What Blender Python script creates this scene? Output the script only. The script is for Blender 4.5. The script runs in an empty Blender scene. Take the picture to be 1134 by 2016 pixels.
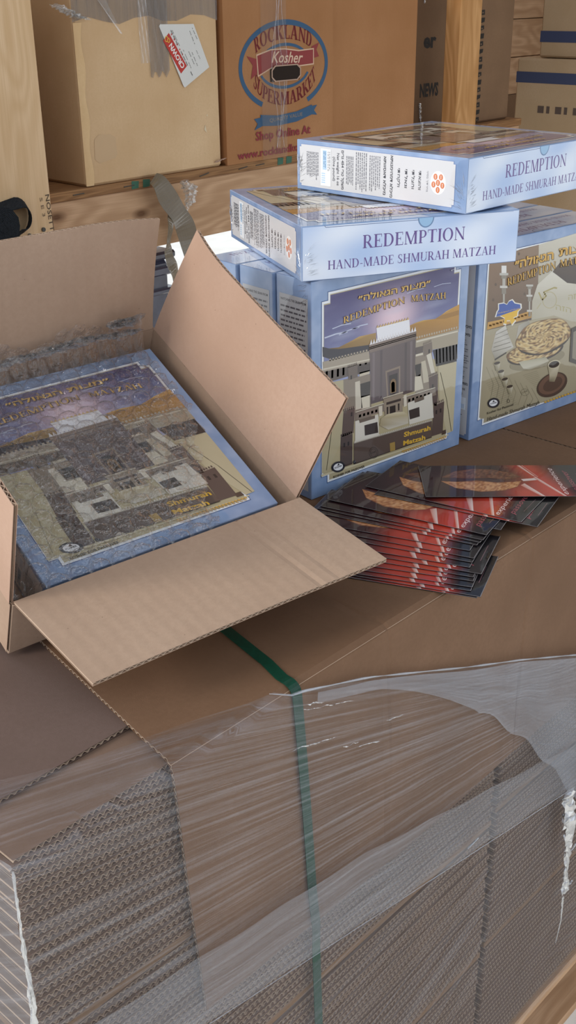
import bpy, math, random
import numpy as np
from mathutils import Vector, Matrix
from mathutils.geometry import tessellate_polygon
R = random.Random(7)
PI = math.pi
SC = bpy.context.scene
COL = SC.collection

# ------------------------------------------------------------------ camera
PITCH, ROLL, FPX, CAMZ = 0.441, -0.012, 2192.5, 0.588
cam_d = bpy.data.cameras.new('camera')
cam = bpy.data.objects.new('camera', cam_d); COL.objects.link(cam); SC.camera = cam
cp_, sp_ = math.cos(PITCH), math.sin(PITCH)
_r = Vector((1, 0, 0)); _u = Vector((0, sp_, cp_)); _f = Vector((0, cp_, -sp_))
_r2 = math.cos(ROLL) * _r + math.sin(ROLL) * _u
_u2 = -math.sin(ROLL) * _r + math.cos(ROLL) * _u
cam.matrix_world = Matrix(((_r2.x, _u2.x, -_f.x, 0), (_r2.y, _u2.y, -_f.y, 0), (_r2.z, _u2.z, -_f.z, CAMZ), (0, 0, 0, 1)))
cam_d.sensor_fit = 'VERTICAL'; cam_d.sensor_height = 24.0
cam_d.lens = FPX / 2016 * 24.0
cam_d.clip_start = 0.02; cam_d.clip_end = 200
cam_d.dof.use_dof = False

# ------------------------------------------------------------------ world, sun, exposure
w = bpy.data.worlds.new('sky'); SC.world = w; w.use_nodes = True
wn = w.node_tree.nodes; wn.clear()
wo = wn.new('ShaderNodeOutputWorld'); wb = wn.new('ShaderNodeBackground')
wb.inputs[0].default_value = (0.86, 0.92, 1.0, 1); wb.inputs[1].default_value = 1.35
w.node_tree.links.new(wb.outputs[0], wo.inputs[0])
sun_d = bpy.data.lights.new('sun', 'SUN'); sun_d.energy = 2.2; sun_d.angle = 0.30; sun_d.color = (1.0, 0.94, 0.86)
sun = bpy.data.objects.new('sun', sun_d); COL.objects.link(sun)
sun.rotation_euler = Vector((-0.85, -0.48, 0.40)).to_track_quat('Z', 'Y').to_euler()
SC.view_settings.view_transform = 'Standard'; SC.view_settings.look = 'None'
SC.view_settings.gamma = 1.0; SC.view_settings.use_curve_mapping = False
SC.view_settings.exposure = -0.29

# ------------------------------------------------------------------ helpers
def lin(c):
    if isinstance(c, str):
        c = c.lstrip('#'); c = tuple(int(c[i:i + 2], 16) / 255 for i in (0, 2, 4))
    return tuple((x / 12.92 if x <= 0.04045 else ((x + 0.055) / 1.055) ** 2.4) for x in c[:3])
def mix(a, b, t): return tuple(a[i] + (b[i] - a[i]) * t for i in range(3))
def frame(o, u, v, w_=None):
    u = Vector(u).normalized(); v = Vector(v); v = (v - u * u.dot(v)).normalized(); w_ = u.cross(v)
    o = Vector(o)
    return Matrix(((u.x, v.x, w_.x, o.x), (u.y, v.y, w_.y, o.y), (u.z, v.z, w_.z, o.z), (0, 0, 0, 1)))
def props(o, label=None, cat=None, group=None, kind=None):
    if label: o['label'] = label
    if cat: o['category'] = cat
    if group: o['group'] = group
    if kind: o['kind'] = kind
    return o
def empty(name, M, label, cat, group=None):
    o = bpy.data.objects.new(name, None); COL.objects.link(o); o.matrix_world = M; o.empty_display_size = .02
    return props(o, label, cat, group)
def obj(name, verts, faces, mat, parent=None, M=None, uv=None, smooth=False, cols=None, mats=None, midx=None):
    me = bpy.data.meshes.new(name); me.from_pydata([tuple(v) for v in verts], [], faces)
    for m in (mats or [mat]): me.materials.append(m)
    if midx is not None: me.polygons.foreach_set('material_index', midx)
    if uv is not None:
        l = me.uv_layers.new(name='UVMap')
        vi = np.empty(len(me.loops), int); me.loops.foreach_get('vertex_index', vi)
        l.data.foreach_set('uv', np.asarray(uv, float)[vi].ravel())
    if cols is not None:
        a = me.color_attributes.new('Col', 'FLOAT_COLOR', 'POINT')
        c = np.ones((len(verts), 4)); c[:, :3] = np.asarray(cols); a.data.foreach_set('color', c.ravel())
    if smooth: me.polygons.foreach_set('use_smooth', [True] * len(me.polygons))
    me.update()
    o = bpy.data.objects.new(name, me); COL.objects.link(o)
    if parent: o.parent = parent
    if M is not None:
        if parent: o.matrix_local = M
        else: o.matrix_world = M
    return o
def place(o, me_parent=None, M=None):
    c = o.copy(); COL.objects.link(c)
    if me_parent: c.parent = me_parent
    if M is not None: c.matrix_world = M
    return c
def copy_tree(o, parent=None):
    c = o.copy(); COL.objects.link(c)
    if parent:
        c.parent = parent; c.matrix_parent_inverse = o.matrix_parent_inverse.copy()
    for ch in list(o.children): copy_tree(ch, c)
    return c
class MB:
    def __init__(s): s.v = []; s.f = []; s.uv = []
    def add(s, vs, fs, uv=None):
        n = len(s.v); s.v += [tuple(v) for v in vs]; s.f += [tuple(i + n for i in f) for f in fs]
        s.uv += (uv if uv else [(v[0], v[2]) for v in vs])
    def box(s, a, b, bev=0.0, M=None):
        (x0, y0, z0), (x1, y1, z1) = a, b; e = bev
        if e <= 0:
            vs = [(x, y, z) for z in (z0, z1) for y in (y0, y1) for x in (x0, x1)]
            fs = [(0, 2, 3, 1), (4, 5, 7, 6), (0, 1, 5, 4), (2, 6, 7, 3), (0, 4, 6, 2), (1, 3, 7, 5)]
        else:
            vs = []; idx = {}
            for sx in (0, 1):
                for sy in (0, 1):
                    for sz in (0, 1):
                        X, Y, Z = (x0, x1)[sx], (y0, y1)[sy], (z0, z1)[sz]
                        dx, dy, dz = (e, -e)[sx], (e, -e)[sy], (e, -e)[sz]
                        for ax, p in enumerate(((X, Y + dy, Z + dz), (X + dx, Y, Z + dz), (X + dx, Y + dy, Z))):
                            idx[sx, sy, sz, ax] = len(vs); vs.append(p)
            g = lambda *k: idx[k]; fs = []
            for q in (0, 1):
                f = [g(q, 0, 0, 0), g(q, 1, 0, 0), g(q, 1, 1, 0), g(q, 0, 1, 0)]; fs.append(f if q else f[::-1])
                f = [g(0, q, 0, 1), g(1, q, 0, 1), g(1, q, 1, 1), g(0, q, 1, 1)]; fs.append(f[::-1] if q else f)
                f = [g(0, 0, q, 2), g(1, 0, q, 2), g(1, 1, q, 2), g(0, 1, q, 2)]; fs.append(f if q else f[::-1])
            for a_ in (0, 1):
                for b_ in (0, 1):
                    f = [g(a_, b_, 0, 0), g(a_, b_, 1, 0), g(a_, b_, 1, 1), g(a_, b_, 0, 1)]; fs.append(f if (a_ ^ b_) else f[::-1])
                    f = [g(a_, 0, b_, 0), g(a_, 0, b_, 2), g(a_, 1, b_, 2), g(a_, 1, b_, 0)]; fs.append(f if (a_ ^ b_) else f[::-1])
                    f = [g(0, a_, b_, 1), g(1, a_, b_, 1), g(1, a_, b_, 2), g(0, a_, b_, 2)]; fs.append(f if (a_ ^ b_) else f[::-1])
            for sx in (0, 1):
                for sy in (0, 1):
                    for sz in (0, 1):
                        f = [g(sx, sy, sz, 0), g(sx, sy, sz, 1), g(sx, sy, sz, 2)]
                        fs.append(f if (sx + sy + sz) % 2 else f[::-1])
        if M is not None: vs = [M @ Vector(v) for v in vs]
        s.add(vs, fs); return s
    def grid(s, fn, us, vs_, flip=False, uvf=None):
        P = []; U = []
        for v in vs_:
            for u in us:
                P.append(fn(u, v)); U.append(uvf(u, v) if uvf else (u, v))
        n = len(us); F = []
        for j in range(len(vs_) - 1):
            for i in range(n - 1):
                q = (j * n + i, j * n + i + 1, (j + 1) * n + i + 1, (j + 1) * n + i)
                F.append(q[::-1] if flip else q)
        s.add(P, F, U); return s
    def tube(s, pts, r, k=8, cap=True):
        pts = [Vector(p) for p in pts]; rings = []
        for i, p in enumerate(pts):
            d = (pts[min(i + 1, len(pts) - 1)] - pts[max(i - 1, 0)]).normalized()
            a = d.orthogonal().normalized(); b = d.cross(a)
            rr = r[i] if isinstance(r, (list, tuple)) else r
            rings.append([p + a * rr * math.cos(2 * PI * j / k) + b * rr * math.sin(2 * PI * j / k) for j in range(k)])
        V = [q for g in rings for q in g]; F = []
        for i in range(len(rings) - 1):
            for j in range(k):
                F.append((i * k + j, i * k + (j + 1) % k, (i + 1) * k + (j + 1) % k, (i + 1) * k + j))
        if cap: F += [tuple(range(k))[::-1], tuple(range((len(rings) - 1) * k, len(rings) * k))]
        s.add(V, F); return s
    def build(s, name, mat, parent=None, M=None, smooth=False):
        return obj(name, s.v, s.f, mat, parent, M, uv=s.uv, smooth=smooth)
def lsp(a, b, n): return [a + (b - a) * i / n for i in range(n + 1)]

# ------------------------------------------------------------------ materials
class NT:
    def __init__(s, name):
        s.m = bpy.data.materials.new(name); s.m.use_nodes = True; s.n = s.m.node_tree.nodes; s.n.clear(); s.l = s.m.node_tree.links
        s.out = s.n.new('ShaderNodeOutputMaterial')
    def new(s, t, **k):
        n = s.n.new(t)
        for a, b in k.items():
            if a.startswith('i_'):
                key = a[2:]; key = int(key) if key.isdigit() else key.replace('_', ' ')
                if isinstance(b, bpy.types.NodeSocket): s.l.new(b, n.inputs[key])
                else: n.inputs[key].default_value = b
            else: setattr(n, a, b)
        return n
    def coord(s, kind='UV', scale=(1, 1, 1), rot=(0, 0, 0)):
        c = s.new('ShaderNodeTexCoord'); m = s.new('ShaderNodeMapping'); s.l.new(c.outputs[kind], m.inputs[0])
        m.inputs['Scale'].default_value = scale; m.inputs['Rotation'].default_value = rot; return m.outputs[0]
    def noise(s, vec, scale, detail=3, rough=.55): return s.new('ShaderNodeTexNoise', i_Vector=vec, i_Scale=scale, i_Detail=detail, i_Roughness=rough).outputs[0]
    def ramp(s, fac, stops):
        r = s.new('ShaderNodeValToRGB'); s.l.new(fac, r.inputs[0]); e = r.color_ramp.elements
        while len(e) < len(stops): e.new(.5)
        for k, (p, c) in enumerate(stops): e[k].position = p; e[k].color = (*lin(c), 1) if isinstance(c, str) else (c, c, c, 1) if not isinstance(c, tuple) else (*c, 1)
        return r.outputs[0]
    def mixc(s, f, a, b, mode='MIX'):
        n = s.new('ShaderNodeMix', data_type='RGBA', blend_type=mode)
        for k, x in ((0, f), (6, a), (7, b)):
            if isinstance(x, bpy.types.NodeSocket): s.l.new(x, n.inputs[k])
            else: n.inputs[k].default_value = x if k == 0 else (*x, 1)
        return n.outputs[2]
    def math(s, op, a, b=0.0, c=None):
        n = s.new('ShaderNodeMath', operation=op)
        for k, x in ((0, a), (1, b)) + (((2, c),) if c is not None else ()):
            if isinstance(x, bpy.types.NodeSocket): s.l.new(x, n.inputs[k])
            else: n.inputs[k].default_value = x
        return n.outputs[0]
    def bump(s, h, strength=.3, dist=.001, nrm=None):
        n = s.new('ShaderNodeBump', i_Strength=strength, i_Distance=dist, i_Height=h)
        if nrm: s.l.new(nrm, n.inputs['Normal'])
        return n.outputs[0]
    def pbr(s, col, rough=.7, nrm=None, coat=0, coat_r=.05, spec=.3, coat_n=None, metal=0, coat_ior=1.5):
        p = s.new('ShaderNodeBsdfPrincipled')
        if isinstance(col, bpy.types.NodeSocket): s.l.new(col, p.inputs['Base Color'])
        else: p.inputs['Base Color'].default_value = (*lin(col), 1)
        if isinstance(rough, bpy.types.NodeSocket): s.l.new(rough, p.inputs['Roughness'])
        else: p.inputs['Roughness'].default_value = rough
        p.inputs['Specular IOR Level'].default_value = spec; p.inputs['Metallic'].default_value = metal
        p.inputs['Coat Weight'].default_value = coat; p.inputs['Coat Roughness'].default_value = coat_r; p.inputs['Coat IOR'].default_value = coat_ior
        if nrm: s.l.new(nrm, p.inputs['Normal'])
        if coat_n: s.l.new(coat_n, p.inputs['Coat Normal'])
        s.l.new(p.outputs[0], s.out.inputs[0]); return p

def mat_card(name, base, dark, rib=0.25, rib_axis='X', fleck='4f3a28', rib_scale=1.0):
    t = NT(name); uv = t.coord('UV'); ob = t.coord('Object')
    n1 = t.noise(ob, 5, 4); n2 = t.noise(ob, 190, 3, .7); n3 = t.noise(ob, 900, 2)
    c = t.mixc(t.ramp(n1, ((.3, 0.), (.75, 1.))), lin(dark), lin(base))
    c = t.mixc(t.ramp(n2, ((.35, .35), (.62, 0.))), c, lin(dark))
    vo = t.new('ShaderNodeTexVoronoi', i_Vector=ob, i_Scale=55.0).outputs['Distance']
    c = t.mixc(t.ramp(vo, ((.0, .8), (.045, 0.))), c, lin(fleck))
    wv = t.new('ShaderNodeTexWave', i_Vector=uv, i_Scale=20.9 * rib_scale, i_Distortion=.6, i_Detail=1.0, bands_direction=rib_axis, wave_type='BANDS', wave_profile='SIN')
    wv.inputs['Detail Scale'].default_value = 2.0
    c = t.mixc(t.math('MULTIPLY', wv.outputs['Fac'], rib * .35), c, lin(dark))
    b = t.bump(wv.outputs['Fac'], rib, .0006); b = t.bump(n3, .25, .0004, b)
    t.pbr(c, .82, b, spec=.2); return t.m
M_card = mat_card('kraft_cardboard', 'bba08a', 'a68b76', .30)
M_cardp = mat_card('kraft_cardboard_pale', 'c6a793', 'b4947f', .06)
M_cap = mat_card('kraft_cardboard_brown', '866750', '70543f', .03)
M_top = mat_card('kraft_cardboard_grey_brown', '76625a', '66544b', .03)
M_sheet = mat_card('kraft_cardboard_liner', '92796a', '7b6455', .0)
M_flute = mat_card('kraft_flute_paper', 'cdb69f', 'b59c86', .0)
M_carton_old = mat_card('kraft_cardboard_ochre', 'e2c29a', 'cfab80', .10)
M_worn = mat_card('kraft_cardboard_worn', 'edcda0', 'd9b585', .05)
M_carton_red = mat_card('kraft_cardboard_reddish', 'b5835a', 'a4734a', .12)
M_carton_dark = mat_card('kraft_cardboard_dull', '8e7055', '7a5f48', .05)
M_carton_cream = mat_card('kraft_cardboard_cream', 'c3a98a', 'b39977', .05)

def mat_print(name, coat=1.0, wr=.06, ior=1.6):
    t = NT(name); a = t.new('ShaderNodeAttribute', attribute_name='Col'); ob = t.coord('Object')
    n = t.noise(ob, 26, 3, .5); n2 = t.noise(t.coord('Object', (40, 40, 300)), 1.0, 2)
    bn = t.bump(n, wr, .004)
    t.pbr(a.outputs['Color'], .5, bn, coat=coat, coat_r=.03, spec=.25, coat_n=bn, coat_ior=ior); return t.m
M_print = mat_print('printed_glossy_card')
M_print_film = mat_print('printed_card_under_tight_film', ior=2.2)
M_leaf = mat_print('printed_leaflet_paper', coat=.8, ior=1.4)
M_ink = mat_print('printed_ink_matt', 0.0, .05)
def mat_blue():
    t = NT('cloudy_light_blue_card'); ob = t.coord('Object')
    n = t.noise(ob, 16, 3, .55)
    c = t.ramp(n, ((.30, '728fb8'), (.5, '87a0c6'), (.70, 'a9bad8')))
    bn = t.bump(t.noise(ob, 26, 3, .5), .06, .004)
    t.pbr(c, .5, bn, coat=1, coat_r=.03, spec=.25, coat_n=bn, coat_ior=1.7); return t.m
M_blue = mat_blue()
def mat_wood(name, a, b, ring=1.0, knots=True, gs=1.0):
    t = NT(name); uv = t.coord('Object', (1.2, 22 * gs, 22 * gs))
    d = t.noise(uv, 1.3, 4, .6)
    vec2 = t.coord('Object', (2.2, 9 * gs, 9 * gs)); n0 = t.noise(vec2, 1.0, 2, .4)
    wv = t.new('ShaderNodeMath', operation='SINE'); t.l.new(t.math('MULTIPLY', n0, 75.0), wv.inputs[0])
    wv = t.math('MULTIPLY_ADD', wv.outputs[0], .5, .5)
    c = t.mixc(t.math('MULTIPLY', wv, .55), lin(a), lin(b)); c = t.mixc(t.ramp(d, ((.35, .55), (.6, 0.))), c, lin(b))
    if knots:
        kv = t.new('ShaderNodeTexVoronoi', i_Vector=t.coord('Object', (1, 2.2, 2.2)), i_Scale=3.2).outputs['Distance']
        c = t.mixc(t.ramp(kv, ((.03, .9), (.10, 0.))), c, lin('5f3d26'))
    g = t.noise(t.coord('Object', (6, 500, 500)), 1.0, 2)
    c = t.mixc(t.ramp(g, ((.35, .3), (.55, 0.))), c, lin(b))
    t.pbr(c, .7, t.bump(g, .3, .0006), spec=.25); return t.m
M_wood = mat_wood('pine_board', 'd6b08c', 'ab8460')
M_wood_post = mat_wood('planed_pine_post', 'f0cfa6', 'd8b283', knots=False)
M_wood_warm = mat_wood('orange_pine_post', 'd2a06a', 'a7743f', knots=True)
M_ply = mat_wood('plywood_edge', 'b08458', '6f4c30', knots=False, gs=4)
def mat_film(name, lo, hi, col=(.52, .55, .62), rough=.25, scale=(2.2, 170, 1), rot=0, gl=.5, base=.05, cloud=0.0):
    t = NT(name); uv = t.coord('UV', (1, 1, 1), (0, 0, rot)); m = t.new('ShaderNodeMapping'); t.l.new(uv, m.inputs[0]); m.inputs['Scale'].default_value = scale
    n = t.noise(m.outputs[0], 1.0, 5, .65); n2 = t.noise(uv, 3.5, 3)
    n3 = t.new('ShaderNodeMapping'); t.l.new(uv, n3.inputs[0]); n3.inputs['Scale'].default_value = (scale[0] * 1.5, scale[1] * 6, 1)
    fine = t.noise(n3.outputs[0], 1.0, 2, .6)
    st = t.ramp(n, ((.46, 0.), (.72, 1.))); sf = t.ramp(fine, ((.58, 0.), (.74, 1.)))
    f = t.math('MAXIMUM', st, t.math('MULTIPLY', sf, .8)); f = t.math('MULTIPLY', f, t.ramp(n2, ((.3, .35), (.65, 1.))))
    f = t.math('MULTIPLY_ADD', f, hi - lo, lo)
    if cloud: f = t.math('ADD', f, t.math('MULTIPLY', t.ramp(t.noise(uv, 9, 4), ((.35, 0.), (.7, 1.))), cloud))
    h = t.math('ADD', n, t.math('MULTIPLY', fine, .3))
    bn = t.bump(h, .5, .003)
    tr = t.new('ShaderNodeBsdfTransparent'); tr.inputs[0].default_value = (.97, .97, .97, 1)
    di = t.new('ShaderNodeBsdfDiffuse'); di.inputs[0].default_value = (*col, 1); t.l.new(bn, di.inputs['Normal'])
    tl = t.new('ShaderNodeBsdfTranslucent'); tl.inputs[0].default_value = (*col, 1)
    g = t.new('ShaderNodeBsdfGlossy'); g.inputs['Roughness'].default_value = rough; g.inputs[0].default_value = (.9, .93, 1, 1); t.l.new(bn, g.inputs['Normal'])
    m0 = t.new('ShaderNodeMixShader'); m0.inputs[0].default_value = .3; t.l.new(di.outputs[0], m0.inputs[1]); t.l.new(tl.outputs[0], m0.inputs[2])
    m1 = t.new('ShaderNodeMixShader'); m1.inputs[0].default_value = gl; t.l.new(m0.outputs[0], m1.inputs[1]); t.l.new(g.outputs[0], m1.inputs[2])
    m2 = t.new('ShaderNodeMixShader'); t.l.new(f, m2.inputs[0]); t.l.new(tr.outputs[0], m2.inputs[1]); t.l.new(m1.outputs[0], m2.inputs[2])
    lw = t.new('ShaderNodeLayerWeight'); lw.inputs[0].default_value = .25
    g2 = t.new('ShaderNodeBsdfGlossy'); g2.inputs['Roughness'].default_value = .12; t.l.new(bn, g2.inputs['Normal'])
    m3 = t.new('ShaderNodeMixShader'); t.l.new(t.math('MULTIPLY', lw.outputs['Fresnel'], base * 8), m3.inputs[0]); t.l.new(m2.outputs[0], m3.inputs[1]); t.l.new(g2.outputs[0], m3.inputs[2])
    t.l.new(m3.outputs[0], t.out.inputs[0]); return t.m
M_film = mat_film('stretch_film', .05, .40, base=.03)
M_film_thick = mat_film('stretch_film_layered', .24, .55, col=(.5, .54, .62), scale=(2.5, 150, 1), gl=.4, cloud=.12, base=.03)
M_hem = mat_film('stretch_film_hem', .25, .5, col=(.55, .6, .7), scale=(3, 100, 1), gl=.5)
M_tape_clear = mat_film('clear_packing_tape', .08, .35, col=(.5, .44, .34), rough=.2, scale=(8, 90, 1), gl=.3, base=.04)
M_tape_thin = mat_film('thin_clear_tape', .10, .16, col=(.5, .36, .22), rough=.3, scale=(4, 20, 1), gl=.05, base=.01)
M_tape_tan = mat_film('tan_packing_tape', .80, .95, col=(.27, .215, .135), rough=.25, scale=(5, 60, 1), gl=.05, base=.03)
def mat_bubble():
    t = NT('clear_bubble_film'); ob = t.coord('Object'); n = t.noise(ob, 150, 2, .6); n2 = t.noise(ob, 60, 3, .6)
    bn = t.bump(t.math('ADD', n, n2), .8, .0035)
    tr = t.new('ShaderNodeBsdfTransparent'); tr.inputs[0].default_value = (.95, .95, .95, 1)
    g = t.new('ShaderNodeBsdfGlossy'); g.inputs['Roughness'].default_value = .03; t.l.new(bn, g.inputs['Normal'])
    di = t.new('ShaderNodeBsdfTranslucent'); di.inputs[0].default_value = (.7, .7, .72, 1)
    lw = t.new('ShaderNodeLayerWeight'); lw.inputs[0].default_value = .35; t.l.new(bn, lw.inputs['Normal'])
    m0 = t.new('ShaderNodeMixShader'); m0.inputs[0].default_value = .10; t.l.new(tr.outputs[0], m0.inputs[1]); t.l.new(di.outputs[0], m0.inputs[2])
    m1 = t.new('ShaderNodeMixShader'); t.l.new(t.math('MULTIPLY_ADD', lw.outputs['Facing'], .85, .03), m1.inputs[0]); t.l.new(m0.outputs[0], m1.inputs[1]); t.l.new(g.outputs[0], m1.inputs[2])
    t.l.new(m1.outputs[0], t.out.inputs[0]); return t.m
M_bubble = mat_bubble()
def simple(name, col, rough=.6, spec=.3, noise=0.0, sc=30, col2=None, coat=0, metal=0, wave=None):
    t = NT(name); ob = t.coord('Object')
    n = t.noise(ob, sc, 3); c = t.mixc(t.ramp(n, ((.3, 0.), (.7, 1.))), lin(col), lin(col2 or col))
    b = None
    if noise: b = t.bump(n, noise, .002)
    if wave:
        wv = t.new('ShaderNodeTexWave', i_Vector=t.coord('UV'), i_Scale=wave, i_Distortion=.5, bands_direction='DIAGONAL'); b = t.bump(wv.outputs['Fac'], .8, .002)
    t.pbr(c, rough, b, coat=coat, spec=spec, metal=metal); return t.m
M_strap = simple('green_polyester_strap', '0a3a2a', .35, .4, col2='0e4433', sc=200)
M_web = simple('black_woven_webbing', '1d2024', .85, .2, .0, col2='2c3036', sc=300, wave=160)
M_conc = simple('pale_concrete', 'f4f2ec', .9, .2, .3, 4, 'e8e5dd')
M_white = simple('white_paper', 'e6e4df', .6)
M_ceil = simple('grey_ceiling_board', '8c8a86', .9)
M_darkplastic = simple('dark_grey_plastic', '3a3a45', .25, .5, .2, 12, '55566a', coat=.5)
M_cream = simple('cream_paper', 'ddd2b0', .7)
M_nail = simple('nail_steel', '57544f', .5, .5, metal=.6)
M_edge = simple('card_paper_edge', 'd8cfc8', .7)
M_blackpaper = simple('black_paper_edge', '2c2628', .5)
M_hole_shade = simple('painted_hole_shade', '2b2018', .9)  # dark colour standing for the unlit inside of the hand hole

# ------------------------------------------------------------------ flat print drawing
DEP = bpy.context.evaluated_depsgraph_get
_tc = {}
def font_mesh(text, bold=0.0, shear=0.0):
    k = (text, bold, shear)
    if k in _tc: return _tc[k]
    cu = bpy.data.curves.new('txt', 'FONT'); cu.body = text; cu.size = 1.0; cu.resolution_u = 2; cu.offset = bold; cu.shear = shear
    o = bpy.data.objects.new('txt', cu); COL.objects.link(o)
    me = o.evaluated_get(DEP()).to_mesh()
    V = [(v.co.x, v.co.y) for v in me.vertices]; F = [tuple(p.vertices) for p in me.polygons]
    o.to_mesh_clear(); bpy.data.objects.remove(o); bpy.data.curves.remove(cu)
    _tc[k] = (V, F); return V, F
SER = {}
def _glyphs():
    T, t, s = .17, .055, .075
    def rc(a, b, c, d): return [(a, b), (c, b), (c, d), (a, d)]
    def stem(x, wd=T): return [rc(x, 0, x + wd, 1), rc(x - s, 0, x + wd + s, t), rc(x - s, 1 - t, x + wd + s, 1)]
    def arc(cx, cy, rx, ry, a0, a1, tw=T, th=t, n=12):
        P = []
        for i in range(n):
            q = []
            for k in (i, i + 1):
                a = math.radians(a0 + (a1 - a0) * k / n); ca, sa = math.cos(a), math.sin(a)
                q.append(((cx + rx * ca, cy + ry * sa), (cx + (rx - tw) * ca, cy + (ry - th) * sa)))
            P.append([q[0][0], q[1][0], q[1][1], q[0][1]])
        return P
    def dg(x0, y0, x1, y1, wd): return [(x0, y0), (x0 + wd, y0), (x1 + wd, y1), (x1, y1)]
    S = SER
    S['I'] = (.36, stem(.1)); S['T'] = (.82, stem(.32) + [rc(.02, .94, .78, 1), rc(.02, .78, .06, 1), rc(.74, .78, .78, 1)])
    S['E'] = (.74, stem(.1) + [rc(.2, .94, .66, 1), rc(.62, .78, .66, 1), rc(.2, 0, .69, .06), rc(.65, 0, .69, .24), rc(.2, .48, .5, .54), rc(.46, .38, .5, .64)])
    S['L'] = (.68, stem(.1) + [rc(.2, 0, .64, .06), rc(.6, 0, .64, .26)])
    S['D'] = (.92, stem(.1) + [rc(.2, .94, .42, 1), rc(.2, 0, .42, .06)] + arc(.4, .5, .46, .5, -90, 90))
    S['P'] = (.72, stem(.1) + [rc(.2, .94, .4, 1), rc(.2, .42, .4, .48)] + arc(.38, .71, .3, .29, -90, 90, .15))
    S['R'] = (.86, S['P'][1] + [dg(.64, 0, .32, .46, .19), rc(.6, 0, .9, t)])
    S['O'] = (.96, arc(.48, .5, .44, .52, 0, 360, n=24)); S['C'] = (.86, arc(.48, .5, .44, .52, 50, 310, n=20) + [rc(.75, .68, .79, .98)])
    S['N'] = (.96, [rc(.12, 0, .18, 1), rc(.04, 0, .28, t), rc(.78, 0, .84, 1), rc(.68, 1 - t, .92, 1), dg(.74, 0, .06, 1, .17)])
    S['M'] = (1.14, [rc(.1, 0, .16, 1), rc(.03, 0, .26, t), dg(.5, 0, .1, 1, .16), dg(.5, 0, .86, 1, .08)] + stem(.86))
    S['H'] = (.96, stem(.1) + stem(.68) + [rc(.2, .47, .74, .53)]); S['A'] = (.9, [dg(.08, 0, .40, 1, .06), dg(.64, 0, .36, 1, .17), rc(.2, .3, .66, .35), rc(0, 0, .24, t), rc(.56, 0, .9, t)])
    S['U'] = (.92, [rc(.1, .3, .27, 1), rc(.02, 1 - t, .35, 1), rc(.74, .3, .8, 1), rc(.64, 1 - t, .9, 1)] + arc(.45, .32, .35, .34, 180, 360, .1, .07))
    S['Z'] = (.78, [rc(.06, .94, .7, 1), rc(.06, 0, .72, .06), dg(.04, .03, .50, .97, .2), rc(.68, 0, .72, .22), rc(.06, .78, .1, 1)])
    S['S'] = (.66, arc(.34, .75, .26, .26, 40, 230, .13, .06) + arc(.32, .26, .28, .28, -140, 55, .14, .06) + [dg(.44, .34, .08, .64, .16), rc(.52, .7, .56, .97), rc(.04, .03, .08, .3)])
    S['K'] = (.9, stem(.1) + [dg(.24, .42, .72, 1, .06), dg(.66, 0, .34, .52, .19), rc(.62, 0, .92, t), rc(.6, 1 - t, .86, 1)])
    S['V'] = (.88, [dg(.34, 0, .06, 1, .17), dg(.4, 0, .78, 1, .06)]); S['-'] = (.42, [rc(.06, .32, .36, .40)]); S[' '] = (.36, [])
    S['F'] = (.7, stem(.1) + [rc(.2, .94, .64, 1), rc(.6, .78, .64, 1), rc(.2, .48, .5, .54)])
_glyphs()
def serif_mesh(text, gap=.04):
    x = 0; V = []; F = []
    for ch in text:
        wd, polys = SER[ch]
        for P in polys:
            n = len(V); V += [(x + a, b) for a, b in P]; F.append(tuple(range(n, n + len(P))))
        x += wd + gap
    return V, F
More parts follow.
